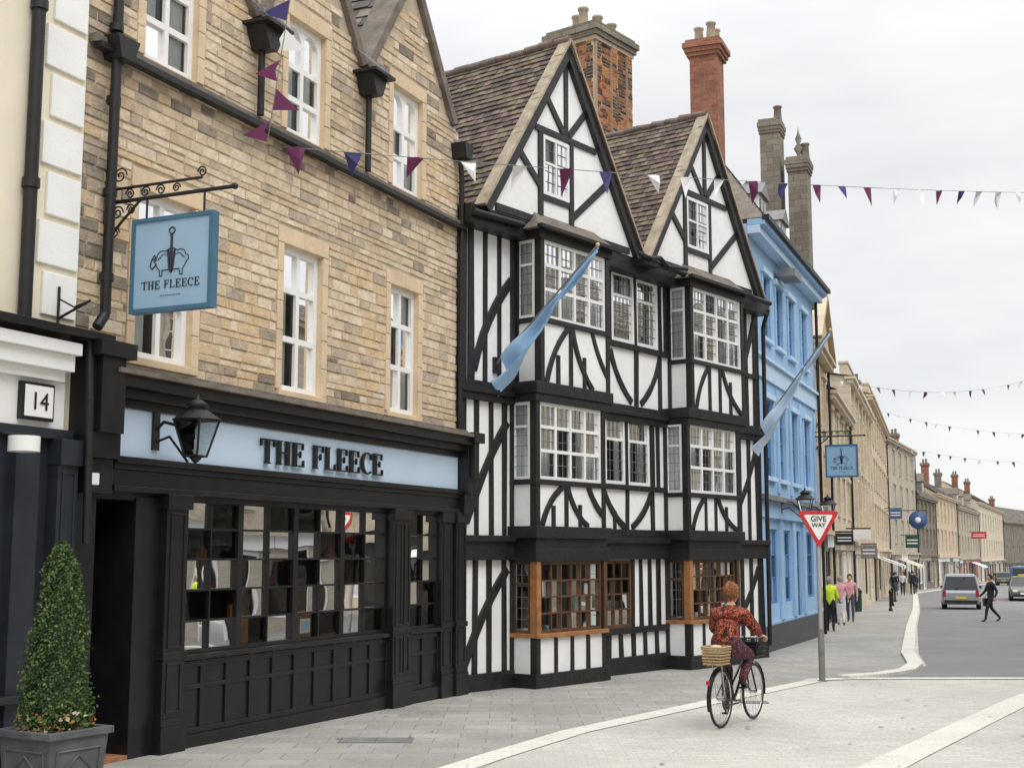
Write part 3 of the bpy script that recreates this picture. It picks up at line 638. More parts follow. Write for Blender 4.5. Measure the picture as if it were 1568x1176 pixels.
gd.tube((-.05,.36,7.62),(1.3,.36,7.66),.06,M['iron']); gd.path([(10.62,.3,7.6),(10.7,.12,7.2),(10.7,.1,.1)],.05,M['iron'])
w.done(); tm.done(.008); wf.done(); wg.done(); wi.done(); gd.done(); rf.done()
def flag(name,par,u,z0,vt,zt,mat,wide=1.0):
    e=empty(name); e.location=par.location; e.rotation_euler=par.rotation_euler
    g=G('flag_pole',e); g.tube((u,.03,z0),(u,vt,zt),.02,M['lead'],8,.014); g.ball((u,vt,zt),.035,noisy('gold_finial',(.6,.45,.15),.3,.1,3)); g.box(u-.06,u+.06,0,.06,z0-.15,z0+.12,M['iron']); g.done()
    c=G('flag_cloth',e); n,k=40,16; vs=[]
    for i in range(n+1):
        t=i/n
        bv=vt+(.12-vt)*t*.97; bz=zt+(z0+.1-zt)*t*.97
        drop=(.10+.55*t**1.2)*wide
        for j in range(k+1):
            q=j/k
            fold=.13*math.sin(q*10+t*4)*(.35+t*.8)+.05*math.sin(t*19+q*5)
            vs.append((u+fold*(.3+q*.7)-.12*q*t,bv-.12*q*t-.07*math.sin(q*7+t*9)*t,bz-.02-drop*q*(1+.12*math.sin(t*11))))
    fs=[(i*(k+1)+j,(i+1)*(k+1)+j,(i+1)*(k+1)+j+1,i*(k+1)+j+1) for i in range(n) for j in range(k)]
    c.add(vs,fs,mat,True); c.done()
flag('flag',td,.98,5.25,2.1,7.0,noisy('flag_blue',(.34,.54,.78),.8,.12,3),1.25)
flag('flag',td,10.45,4.8,1.85,6.94,noisy('flag_pale_blue',(.56,.70,.85),.8,.1,3),1.2)
def chimney(name,par,u0,u1,v0,v1,z0,z1,m,pots,cap=.12,potm=None,laid=False,capm=None):
    g=G(name,par); g.box(u0,u1,v0,v1,z0,z1,m)
    if laid:
        def pk(u,z):
            nz=MN.noise(Vector((u*1.7,z*1.1,u*.3)))
            return R.choice(BD) if R.random()<.30+nz*1.1 else BK[R.choice((0,0,0,1,2,3))]
        for F,L in (((u0,v1,1,0,0,1),u1-u0),((u0,v0,0,1,-1,0),v1-v0),((u1,v1,0,-1,1,0),v1-v0)):
            g.blocks(F,0,L,z0,z1,(.20,.24),(.078,.082),pk,gap=.006,prot=(.004,.01),bev=.003)
            ps=[(0,.2),(L/2-.12,L/2+.12),(L-.2,L)]
            for a,b in ps:
                ox,ov,dx,dv,nx,nv=F; F2=(ox+nx*.07,ov+nv*.07,dx,dv,nx,nv)
                g.obox(F,a,b,0,.07,z0,z1,M['mortar']); g.blocks(F2,a,b,z0,z1,(.20,.24),(.078,.082),pk,gap=.006,prot=(.004,.01),bev=.003)
    for k,(e,h) in enumerate(((cap*.6,.10),(cap*1.0,.12),(cap*1.4,.14),(cap*.8,.1))):
        zz=z1+sum((.10,.12,.14,.1)[:k]); g.box(u0-e,u1+e,v0-e,v1+e,zz,zz+h,m if (k<2 and not laid) or (laid and k<1) else (capm or M['darkstone']))
    zt=z1+.44
    for i in range(pots):
        x=u0+(u1-u0)*(i+.5)/pots; y=(v0+v1)/2+.2*(-1)**i
        g.lathe((x,y,zt),[(.15,0),(.13,.1),(.11,.42),(.14,.45),(.14,.5),(.09,.5)],potm or M['coping'],10)
    g.done()
chimney('brick_chimney',td,8.8,10.35,-4.4,-3.15,8.5,14.25,M['mortar'],5,.13,noisy('clay_pot',(.34,.29,.20),.9,.2,5),True)
# =================================================================== BLUE BUILDING
bb=empty('blue_rendered_building',(5.75,30.52,0),rad(68))
w=G('walls',bb); BW=M['bluewall']; wf=G('windows',bb); wg=G('window_glass',bb); wi=G('interiors',bb)
hs=[]
for c in (1.45,3.1,4.85,6.9): hs.append((c-.42,c+.42,7.35,8.95)); hs.append((c-.45,c+.45,3.95,5.85))
gh=[(1.0,2.2,.9,2.7),(2.8,4.0,.9,2.7),(4.6,5.5,0.15,2.7),(6.2,7.6,.9,2.7)]
w.wall(-.6,8.7,-.6,9.75,hs+gh,0,BW,.14)
w.quad([(8.7,0,-.8),(8.7,-8,-.8),(8.7,-8,9.8),(8.7,0,9.8)],BW); w.quad([(-.6,0,-.8),(-.6,-8,-.8),(-.6,-8,9.8),(-.6,0,9.8)],BW)
for h in hs:
    win(wf,wg,wi,FRONT(-.05),*h,2,4,M['bluewin'],fr=.06,bar=.03,curt=1,depth=.6)
    w.box(h[0]-.12,h[0],0,.04,h[2],h[3],M['bluewall']); w.box(h[1],h[1]+.12,0,.04,h[2],h[3],M['bluewall']); w.box(h[0]-.16,h[1]+.16,0,.09,h[3],h[3]+.14,M['bluelight']); w.box(h[0]-.14,h[1]+.14,0,.1,h[2]-.1,h[2],M['bluelight'])
for h in gh: win(wf,wg,wi,FRONT(-.05),*h,2,3,M['bluewin'],fr=.07,bar=.03,curt=0,depth=.9)
w.box(-.6,8.75,0,.06,6.3,6.75,M['bluelight']); w.box(-.6,8.78,0,.14,6.75,6.83,M['bluelight'])
w.box(-.6,8.75,0,.12,2.95,3.35,BW); w.box(-.6,8.8,0,.28,3.35,3.47,M['lead']); w.box(-.6,8.74,0,.05,-.8,.42,M['navy']); w.box(-.6,8.74,0,.03,.42,.5,BW)
for u in (.1,2.5,4.3,5.85,8.3): w.box(u-.2,u+.2,0,.07,.5,2.95,BW); w.box(u-.14,u+.14,0,.05,3.6,6.2,BW)
w.box(-.6,8.8,0,.3,9.55,9.75,M['bluelight']); w.box(-.6,8.9,0,.42,9.75,9.9,BW); w.box(-.62,9.0,.36,.52,9.86,9.98,M['iron'])
w.path([(8.62,.12,9.8),(8.62,.12,-.2)],.05,M['iron'])
w.box(2.6,3.6,.1,.55,9.15,9.35,M['lead'])
w.done(.008); wf.done(); wg.done(); wi.done()
rf=G('roof',bb)
rf.roof((-.6,.4,9.92),(9.0,.4,9.92),(9.0,-1.9,13.2),(3.4,-1.9,13.2),S,.22,.3,.03)
rf.quad([(3.4,-1.9,13.2),(9,-1.9,13.2),(9,-8,9.8),(-.6,-8,9.8)],S[0])
rf.quad([(-.6,.4,9.92),(3.4,-1.9,13.2),(-.6,-8,9.8)],S[1])
for u in (1.9,4.8):
    rf.box(u,u+.9,-1.0,-.2,10.4,11.2,M['white']); rf.box(u+.1,u+.42,-.2,-.17,10.5,11.1,M['gfar']); rf.box(u+.48,u+.8,-.2,-.17,10.5,11.1,M['gfar']); rf.prism([(u-.1,11.2),(u+1.0,11.2),(u+.45,11.6)],-1.3,-.1,M['lead'])
rf.add([(8.8,.3,9.8),(9.3,.3,9.8),(8.8,-1.9,13.6),(9.3,-1.9,13.6),(8.8,-5,9.8),(9.3,-5,9.8)],[(0,2,4),(1,5,3),(0,1,3,2),(2,3,5,4),(0,4,5,1)],M['darkstone'])
rf.done()
chimney('gable_stack_tall',bb,8.75,9.5,-1.45,-.85,9.9,15.0,M['darkstone'],1,.05)
chimney('gable_stack_short',bb,8.75,9.5,-.62,-.05,9.5,13.7,M['darkstone'],1,.06)
g=G('stack_finial',bb); g.lathe((9.1,-.33,14.2),[(.12,0),(.05,.1),(.15,.3),(.05,.45),(.1,.6),(.03,.8),(.001,1)],M['darkstone']); g.done()
chimney('tall_brick_chimney',bb,3.0,3.8,-2.2,-1.45,9.5,15.5,M['brick2'],3,.12,M['verge'],capm=M['brick2'])
hanging_sign('hanging_pub_sign',bb,8.25,.32,1.25,4.3,5.25,5.5,1.45)
lantern('wall_lantern',bb,2.2,.7,3.0,.7,.1,3.3)
lantern('wall_lantern',bb,5.9,.7,3.0,.7,.1,3.3)
# =================================================================== FAR BUILDINGS
def terrace(name,P,ang,L,H,floors,bays,m,roofh=2.5,chim=(),shop=None,blinds=None,gable=False,parapet=0,pilasters=False,dormers=()):
    e=empty(name,(P[0],P[1],0),rad(90-ang)); z0=gz(P[1])-1.2
    w=G('walls',e); wf=G('window_frames',e); wg=G('window_glass',e); wi=G('interiors',e)
    hs=[]; g0=gz(P[1]+L*.5); gh=3.3; fh=(H-g0-gh-.5)/(floors-1)
    bw=L/bays
    for f_ in range(1,floors):
        zz=g0+gh+(f_-1)*fh+.75
        for b in range(bays):
            c=bw*(b+.5); hs.append((c-.5,c+.5,zz,zz+min(1.9,fh*.6)))
    sh=[]
    for b in range(bays):
        c=bw*(b+.5); sh.append((c-bw*.36,c+bw*.36,g0+.6 if (b%3)!=1 else g0+.05,g0+2.6))
    w.wall(0,L,z0,H,hs+sh,0,m,.16)
    w.quad([(0,0,z0),(0,-9,z0),(0,-9,H),(0,0,H)],m); w.quad([(L,0,z0),(L,-9,z0),(L,-9,H),(L,0,H)],m)
    for h in hs:
        win(wf,wg,wi,FRONT(-.07),*h,2,4,M['white'],fr=.07,bar=.035,curt=0,depth=0,glass=M['gfar'] if R.random()<.7 else M['gfar2']); w.box(h[0]-.14,h[1]+.14,0,.07,h[2]-.12,h[2],m); w.box(h[0]-.12,h[0],0,.04,h[2],h[3]+.12,m); w.box(h[1],h[1]+.12,0,.04,h[2],h[3]+.12,m); w.box(h[0]-.2,h[1]+.2,0,.11,h[3]+.12,h[3]+.25,m)
    sm=shop or M['navy']
    for h in sh: win(wf,wg,wi,FRONT(-.03),*h,2,1,R.choice([sm,sm,M['navy'],M['white']]),fr=.1,bar=.06,curt=0,depth=1.2,room=M['room'])
    for b in range(bays): w.box(bw*b+.05,bw*(b+1)-.05,0,.12,g0+2.65,g0+3.05,R.choice([sm,sm,M['navy'],M['white'],m]))
    w.box(0,L,0,.3,g0+3.05,g0+3.2,m)
    if pilasters:
        for b in range(bays+1): u=min(L-.2,max(.2,bw*b)); w.box(u-.2,u+.2,0,.16,g0+3.2,H-.3,m)
        w.box(0,L,0,.10,g0+3.2+fh,g0+3.4+fh,m)
    w.box(-.05,L+.05,0,.28,H-.3,H-.12,m); w.box(-.1,L+.1,-.1,.38,H-.12,H,m)
    if parapet: w.box(0,L,-.3,.05,H,H+parapet,m); w.box(-.05,L+.05,-.35,.1,H+parapet,H+parapet+.1,m)
    if gable: w.prism([(0,H),(L,H),(L*.5,H+1.9)],-.3,.2,m); w.board((0,H+.05),(L*.5,H+2.0),.18,-.35,.38,m); w.board((L,H+.05),(L*.5,H+2.0),.18,-.35,.38,m)
    w.tube((L-.15,.1,H-.3),(L-.15,.1,g0),.05,M['iron'],6)
    rf=G('roof',e); rf.roof((-.1,.35,H),(L+.1,.35,H),(L+.1,-4.5,H+roofh),(-.1,-4.5,H+roofh),S,.35,.5,.03)
    rf.quad([(-.1,-4.5,H+roofh),(L+.1,-4.5,H+roofh),(L+.1,-9,H),(-.1,-9,H)],S[0])
    rf.add([(0,.0,H),(0,-4.5,H+roofh-.05),(0,-9,H)],[(0,1,2)],m); rf.add([(L,.0,H),(L,-4.5,H+roofh-.05),(L,-9,H)],[(0,1,2)],m)
    for u in dormers:
        rf.box(u,u+1.3,-2.4,-.5,H+.2,H+1.7,m); rf.box(u+.2,u+1.1,-.5,-.46,H+.5,H+1.5,M['white']); rf.box(u+.28,u+.62,-.46,-.44,H+.58,H+1.42,M['gfar']); rf.box(u+.68,u+1.02,-.46,-.44,H+.58,H+1.42,M['gfar']); rf.prism([(u-.15,H+1.7),(u+1.45,H+1.7),(u+.65,H+2.5)],-3.2,-.35,S[1])
    if blinds:
        for a,b,bm in blinds:
            w.add([(a,.05,g0+2.7),(b,.05,g0+2.7),(b,1.5,g0+2.15),(a,1.5,g0+2.15),(a,1.5,g0+1.95),(b,1.5,g0+1.95)],[(0,1,2,3),(3,2,5,4)],bm)
    w.done();wf.done();wg.done();wi.done();rf.done()
    for k,(u,v,mm,hh) in enumerate(chim): chimney('chimney_%d'%k,e,u,u+1.1,v-.8,v,H,H+hh,mm,2,.1)
    return e
P0=(9.55,41.3)
def pt(t,P,ang): return (P[0]+t*math.sin(rad(ang)),P[1]+t*math.cos(rad(ang)))
redp=noisy('red_shopfront',(.5,.05,.05),.6)
cream_blind=noisy('awning_cloth',(.62,.55,.42),.9,.08,3)
terrace('limestone_shop_building',P0,18,6,8.9,3,2,M['bath3'],1.0,(),M['white'],gable=True)
terrace('limestone_shop_building',pt(6.1,P0,18),18,11.5,8.0,3,4,M['bath'],2.2,((9.5,-3.0,M['bath2'],2.6),),M['bath2'],dormers=(1.5,6))
terrace('limestone_bank_building',pt(17.7,P0,18),18,19,10.0,3,6,M['bath'],.8,(),M['bath'],parapet=.6,pilasters=True)
terrace('limestone_hotel_building',pt(36.8,P0,18),18,26,11.4,4,8,M['bath3'],1.2,((20,-1.5,M['darkstone'],3.0),),M['bath2'],parapet=.6,blinds=[(2,5,cream_blind),(8,12,M['white'])])
P1=(28.7,100.9)
terrace('limestone_inn_building',P1,24,19,11.2,4,5,M['bath2'],1.6,((2,-2,M['brick2'],3.2),(12,-2,M['darkstone'],2.6)),M['navy'],blinds=[(6,11,cream_blind)])
terrace('stone_cottage_row',pt(19.2,P1,24),24,15,7.4,3,5,M['darkstone'],3.6,((1,-3.5,M['brick2'],5.4),(12,-3.5,M['darkstone'],4.6)),M['bath2'],dormers=(3,9))
terrace('stone_cottage_row',pt(34.5,P1,24),24,22,8.2,3,6,M['bath3'],3.0,((0.5,-3.5,M['brick2'],5.8),(9,-3.5,M['brick2'],4.2)),M['white'],blinds=[(4,8,M['navy'])])
terrace('stone_cottage_row',pt(57,P1,24),24,30,7.6,3,8,M['bath2'],3.4,((4,-3.5,M['brick2'],5),(18,-3.5,M['darkstone'],4.6)),redp,blinds=[(14,22,M['white'])],dormers=(6,13,24))
terrace('stone_cottage_row',pt(87.5,P1,24),24,50,9.2,3,10,M['bath'],3.0,((10,-3.5,M['brick2'],4),(30,-3.5,M['brick2'],4)),M['navy'])
terrace('stone_cottage_row',pt(138,P1,24),32,60,7.6,3,12,M['darkstone'],3.2,((10,-3.5,M['brick2'],4),),M['navy'])
terrace('opposite_limestone_building',(27.5,56.5),199,26,9,3,6,M['bath'],2.5,(),M['navy'])
terrace('opposite_limestone_building',(18.8,31.5),200,22,9.6,3,6,M['bath2'],2.5,(),M['white'])
terrace('opposite_limestone_building',(11.2,10.5),200,30,10,3,8,M['bath'],2.5,(),M['navy'])
# =================================================================== GROUND
def sheet(name,poly,h,mat,par=None,thick=0):
    bm=bmesh.new(); vs=[bm.verts.new((x,y,0)) for x,y in poly]; f=bm.faces.new(vs)
    bmesh.ops.triangulate(bm,faces=[f])
    bmesh.ops.bisect_plane(bm,geom=bm.verts[:]+bm.edges[:]+bm.faces[:],plane_co=(0,14,0),plane_no=(0,1,0))
    if thick:
        r=bmesh.ops.extrude_face_region(bm,geom=bm.faces[:]); up=[g_ for g_ in r['geom'] if isinstance(g_,bmesh.types.BMVert)]
        for v in bm.verts: v.co.z=gz(v.co.y)-.02
        for v in up: v.co.z=gz(v.co.y)+h
    else:
        for v in bm.verts: v.co.z=gz(v.co.y)+h
    bmesh.ops.recalc_face_normals(bm,faces=bm.faces)
    if not thick:
        for f in bm.faces:
            if f.normal.z<0: f.normal_flip()
    me=bpy.data.meshes.new(name); bm.to_mesh(me); bm.free(); me.materials.append(mat)
    o=bpy.data.objects.new(name,me); COL.objects.link(o)
    if par: o.parent=par
    return o
paveL=masonry('pale_setts',(.60,.575,.53),(.52,.495,.45),(.43,.405,.365),.22,.11,mode='floor',ms=.006,stain=(.38,.36,.33),samt=.65,distort=.004,bump=.15,sscale=.35,sr=(.40,.68))
paveG=masonry('grey_paving',(.42,.40,.37),(.34,.325,.30),(.22,.21,.19),.6,.42,mode='floor',ms=.008,stain=(.25,.24,.22),samt=.7,distort=.004,bump=.18,sscale=.5,sr=(.40,.68))
asph=noisy('asphalt_surface',(.23,.228,.223),.9,.12,.5,.3,60,c2=(.18,.177,.173))
band=masonry('granite_band',(.70,.67,.61),(.64,.61,.55),(.52,.49,.44),.9,.3,mode='floor',ms=.006,stain=(.50,.475,.43),samt=.5,distort=.002,bump=.1)
sheet('ground',[(-900,-300),(900,-300),(900,1400),(-900,1400)],0,paveL)
sheet('pavement',[(-9,-2),(-5.5,-2),(.66,16.15),(5.25,23.35),(6.0,23.75),(8.1,26.9),(9.0,30.4),(13.2,44.2),(18.5,61),(24.3,80),(31,102),(100,256),(90,260),(26,101),(7,42),(4,31),(-2,22),(-8,8)],.004,paveG)
sheet('road',[(6.3,23.9),(40,23.9),(60,40),(260,420),(180,440),(31.3,102),(24.6,80),(18.8,61),(13.5,44.2),(9.3,30.4),(8.35,26.8)],.004,asph)
def strip(name,pts,w_,h,mat,thick=0):
    L_=[];R_=[]
    for i,p in enumerate(pts):
        a=Vector(pts[max(0,i-1)]);b=Vector(pts[min(len(pts)-1,i+1)]); d=(b-a).normalized(); n=Vector((-d.y,d.x))*w_/2
        L_.append((p[0]+n.x,p[1]+n.y)); R_.append((p[0]-n.x,p[1]-n.y))
    return sheet(name,L_+R_[::-1],h,mat,None,thick)
strip('paving_band',[(-3.2,8),(-.54,13.29),(.76,16.15),(3.1,19.9),(5.3,23.3)],.34,.009,band)
strip('paving_band',[(5.2,23.4),(6.0,23.72),(9.06,23.75),(16,23.9),(40,24)],.36,.012,band)
strip('paving_band',[(1.2,9.2),(3.65,13.29),(7.71,20.11),(10.2,23.9)],.42,.009,band)
strip('kerb',[(5.9,23.75),(6.7,24.3),(7.5,25.3),(8.15,26.9),(9.05,30.4),(13.3,44.2),(18.6,61),(24.4,80),(31.1,102),(60,166),(100,256)],.30,.06,band,.1)
dr=G('drain_cover',None,False)
for x,y,a,b in ((-1.55,15.3,.42,.22),(3.55,19.6,.2,.14)):
    z=gz(y)+.006; dr.box(x-a,x+a,y-b,y+b,z,z+.004,M['coping']); dr.box(x-a+.03,x-.01,y-b+.03,y+b-.03,z+.004,z+.006,M['lead']); dr.box(x+.01,x+a-.03,y-b+.03,y+b-.03,z+.004,z+.006,M['lead'])
dr.done()
st_=noisy('gum_spots',(.24,.225,.2),.9,.2,4); dr=G('paving_stains',None,False)
for i in range(70):
    x=R.uniform(-2,8);y=R.uniform(12.5,23); z=gz(y)+.0095; r=R.uniform(.015,.04)
    dr.add([(x+r*R.uniform(.6,1.2)*math.cos(t*.8976),y+r*R.uniform(.6,1.2)*math.sin(t*.8976),z+i*.00002+.004) for t in range(7)],[tuple(range(7))],st_)
dr.done()
# =================================================================== GIVE WAY SIGN
gs=empty('give_way_sign',(5.40,23.2,gz(23.2)),rad(2))
g=G('pole',gs); g.tube((0,0,0),(0,0,2.75),.038,noisy('galvanised',(.42,.42,.42),.5,.1,8,metal=.3),12); g.tube((0,0,0),(0,0,.9),.055,M['lead'],12); g.box(-.07,.07,-.07,.07,0,.02,M['lead']); g.done()
g=G('triangle',gs)
def rtri(cx,cz,R_,r=.06,n=5):
    pts=[]
    for a in (30,150,270):
        c=(cx+(R_-2*r)*math.cos(rad(a)),cz+(R_-2*r)*math.sin(rad(a)))
        for k in range(n): t=rad(a-60+120*k/(n-1)); pts.append((c[0]+r*math.cos(t),c[1]+r*math.sin(t)))
    return pts
cz=2.73
g.prism(rtri(0,cz,.44,.04),.045,.053,M['lead']); g.prism(rtri(0,cz,.435,.04),.053,.057,noisy('sign_red',(.55,.03,.035),.5,.05)); g.prism(rtri(0,cz,.305,.02),.057,.060,M['white'])
g.done()
def text(body,par,size,x,z,y,m,bold=0):
    c=bpy.data.curves.new('lettering','FONT'); c.body=body; c.size=size; c.align_x='CENTER'; c.extrude=.002; c.offset=bold; c.materials.append(m)
    o=bpy.data.objects.new('lettering',c); COL.objects.link(o); o.parent=par; o.location=(x,y,z); o.rotation_euler=(rad(90),0,0); return o
text('GIVE',gs,.135,0,cz+.035,-.063,M['black'],.002); text('WAY',gs,.105,0,cz-.065,-.063,M['black'],.002)
o=text('14',cb,.24,-9.29,3.46,-.222,M['black'],.0)
# =================================================================== BUNTING
bcols=[noisy('bunting_white',(.75,.75,.75),.9,.05),noisy('bunting_plum',(.14,.03,.09),.9,.1),noisy('bunting_navy',(.05,.045,.14),.9,.1)]
def bunting(A,B,sag,step,size,order,skip=()):
    e=empty('bunting'); g=G('cord',e,False); f=G('pennants',e,False); A=Vector(A);B=Vector(B); L=(B-A).length; n=int(L/step); P=lambda t:A.lerp(B,t)-Vector((0,0,4*sag*t*(1-t)))
    for i in range(40): g.tube(P(i/40),P((i+1)/40),.007,M['lead'],4)
    d=(B-A).normalized(); vert=abs(d.z)>.8; side=Vector((.9,.4,0)).normalized() if vert else d.cross(Vector((0,0,1)))
    for i in range(n):
        if i in skip: continue
        c=P((i+.5+R.uniform(-.12,.12))/n); h=size*R.uniform(.9,1.15); m=bcols[order[i%len(order)]]
        if vert: t=c+side*h*R.choice((-1,1))+Vector((0,0,-.3*h))
        else: t=c+Vector((0,0,-h*R.uniform(.75,1)))+side*R.uniform(-.5,.5)*size+d*R.uniform(-.45,.35)*size
        a=c-d*size*.42; b=c+d*size*.42; mid=(a+b)/2+side*R.uniform(-.08,.08); q=(mid+t)/2+side*R.uniform(-.09,.09)
        f.add([a,mid,b,t,q],[(0,1,4),(1,2,4),(0,4,3),(4,2,3)],m)
    g.done(); f.done()
bunting((-3.2,15.9,7.2),(15.2,34.3,11.75),.15,1.05,.38,[1,2,1,0,0,1,2,0,0,0,1,2])
def on(par,u,v,z):
    th=par.rotation_euler.z; return (par.location.x+u*math.cos(th)+v*math.sin(th),par.location.y+u*math.sin(th)-v*math.cos(th),z)
bunting(on(fl,-5.75,.6,9.3),on(fl,-5.75,.25,7.1),.0,.36,.33,[0,2,0,1,1,1])
bunting((11.6,47,8.4),(26.5,62.5,11.0),.8,1.3,.32,[0,0,1,2,0,1])
bunting((26.5,93,12.2),(32.5,74,8.8),.5,1.4,.36,[2,0,1,2,0])
bunting((25,88,9.6),(30.5,69,6.9),.5,1.4,.34,[1,2,0,1,2])
# =================================================================== TOPIARY
tp=empty('topiary_in_planter',(-3.84,11.25,0),rad(60))
g=G('planter',tp); pm=noisy('lead_planter',(.10,.105,.11),.6,.3,4,.3,12)
g.add([(a*x,a*y,z) for a,z in ((.26,0),(.31,.62)) for x,y in ((-1,-1),(1,-1),(1,1),(-1,1))],[(0,1,2,3),(0,4,5,1),(1,5,6,2),(2,6,7,3),(3,7,4,0)],pm)
g.box(-.34,.34,-.34,-.28,.6,.66,pm); g.box(-.34,.34,.28,.34,.6,.66,pm); g.box(-.34,-.28,-.28,.28,.6,.659,pm); g.box(.28,.34,-.28,.28,.6,.659,pm); g.box(-.29,.29,-.29,.29,0,.07,pm)
g.box(-.28,.28,-.28,.28,.55,.61,noisy('soil',(.04,.03,.02),.95))
for s_ in (-1,1):
    for (x0,z0,x1,z1) in ((-.21,.15,.21,.15),(-.23,.5,.23,.5),(-.21,.15,-.23,.5),(.21,.15,.23,.5),(0,.2,-.15,.33),(-.15,.33,0,.46),(0,.46,.15,.33),(.15,.33,0,.2)):
        o_=lambda z:s_*(.265+.05*z/.62)
        g.tube((x0,o_(z0),z0),(x1,o_(z1),z1),.012,pm,5); g.tube((o_(z0),x0,z0),(o_(z1),x1,z1),.012,pm,5)
g.done(.01)
leafm=[noisy('box_leaf_a',(.035,.075,.018),.6,.3,20),noisy('box_leaf_b',(.07,.12,.03),.6,.3,20),noisy('box_leaf_c',(.018,.04,.012),.6,.3,20),noisy('box_leaf_tip',(.11,.15,.04),.6,.3,20)]
g=G('trunk',tp); g.tube((0,0,.55),(0,0,2.1),.03,M['oak'],8,.01); g.done()
g=G('foliage',tp); H0,H1=.70,2.20
def prof(t): return .275*(1-t)**.42*(.85+.15*math.sin(min(1,t*6)*1.57))*(1+.05*math.sin(t*17)) if t<.985 else .03
g.lathe((0,0,H0),[(prof(t)*.76+.001,t*(H1-H0)) for t in [i/14 for i in range(15)]],leafm[2],12)
for i in range(11000):
    t=R.random()**1.1; a=R.uniform(0,6.283); rr=prof(t)*(1+.08*math.sin(a*3+t*9)+.08*math.sin(a*7-t*23))*R.uniform(.78,1.07)
    if R.random()<.06: rr*=1.14
    c=Vector((rr*math.cos(a),rr*math.sin(a),H0+t*(H1-H0))); s_=R.uniform(.010,.019)
    d1=Vector((R.gauss(0,1),R.gauss(0,1),R.gauss(0,1))).normalized(); d2=d1.orthogonal().normalized()
    dd=.5+.5*math.sin(a*5+t*30)+R.uniform(-.4,.4)
    m=leafm[3] if R.random()<.10 else leafm[1] if dd>.6 else leafm[0] if dd>.1 else leafm[2]
    g.add([c-d1*s_,c+d2*s_*.6,c+d1*s_,c-d2*s_*.6],[(0,1,2,3)],m)
g.done()
g=G('underplanting',tp); fm_=[noisy('flower_cream',(.45,.40,.25),.8),noisy('flower_orange',(.40,.16,.05),.8),leafm[1],leafm[0],leafm[3]]
for i in range(1000):
    a=R.uniform(0,6.283); rr=R.uniform(.05,.33); c=Vector((rr*math.cos(a),rr*math.sin(a),.60+R.uniform(0,.20))); s_=R.uniform(.015,.03); d1=Vector((R.gauss(0,1),R.gauss(0,1),R.gauss(0,1))).normalized(); d2=d1.orthogonal()
    g.add([c-d1*s_,c+d2*s_*.5,c+d1*s_,c-d2*s_*.5],[(0,1,2,3)],R.choice(fm_))
g.done()
# =================================================================== PEOPLE
def skinmesh(name,par,J,bones,mats,root,sub=2):
    keys=list(J); idx={k:i for i,k in enumerate(keys)}
    me=bpy.data.meshes.new(name); me.from_pydata([J[k][:3] for k in keys],[(idx[a],idx[b]) for a,b,_ in bones],[])
    o=bpy.data.objects.new(name,me); COL.objects.link(o)
    o.modifiers.new('skin','SKIN'); sk_=me.skin_vertices[0].data
    for i,k in enumerate(keys):
        r=J[k][3]; sk_[i].radius=(r,r); sk_[i].use_root=(k==root)
    sb=o.modifiers.new('sub','SUBSURF'); sb.levels=sub; sb.render_levels=sub
    dg=bpy.context.evaluated_depsgraph_get(); dg.update(); ev=o.evaluated_get(dg); nm=bpy.data.meshes.new_from_object(ev)
    bpy.data.objects.remove(o); o=bpy.data.objects.new(name,nm); COL.objects.link(o); o.parent=par
    nm.materials.clear()
    for m in mats: nm.materials.append(m)
    segs=[(Vector(J[a][:3]),Vector(J[b][:3]),m,J[a][3]) for a,b,m in bones]
    for p in nm.polygons:
        c=p.center; best=9;bi=0
        for a,b,m,r in segs:
            ab=b-a; t=max(0,min(1,(c-a).dot(ab)/(ab.length_squared or 1))); d=(c-(a+ab*t)).length-r*.5
            if d<best: best=d;bi=m
        p.material_index=bi; p.use_smooth=True
    return o
skin=noisy('skin',(.58,.36,.26),.55,.06,8)
def hand(par,name,w_,f_,palmn,m=skin,curl=.5,s_=1.0):
    w_=Vector(w_);f_=Vector(f_).normalized();n=Vector(palmn).normalized();sd=f_.cross(n).normalized()
    J={'w':(*w_,.024*s_),'p':(*(w_+f_*.045*s_),.028*s_),'k':(*(w_+f_*.08*s_),.026*s_)};B=[('w','p',0),('p','k',0)]
    for i,(o_,L) in enumerate(((-.032,.062),(-.011,.075),(.011,.07),(.031,.055))):
        b=w_+f_*.088*s_+sd*o_*s_; m1=b+(f_*(1-curl*.5)+n*curl)*L*.5*s_; m2=m1+(f_*(1-curl*1.5)+n*curl*1.2)*L*.45*s_
        J['a%d'%i]=(*b,.0095*s_);J['b%d'%i]=(*m1,.0085*s_);J['c%d'%i]=(*m2,.007*s_); B+=[('k','a%d'%i,0),('a%d'%i,'b%d'%i,0),('b%d'%i,'c%d'%i,0)]
    t0=w_+f_*.04*s_-sd*.035*s_; t1=t0+(f_*.6-sd*.5+n*.4)*.035*s_; t2=t1+(f_*.8+n*.5)*.028*s_
    J['t0']=(*t0,.011*s_);J['t1']=(*t1,.010*s_);J['t2']=(*t2,.008*s_);B+=[('p','t0',0),('t0','t1',0),('t1','t2',0)]
    return skinmesh(name,par,J,B,[m],'w',1)
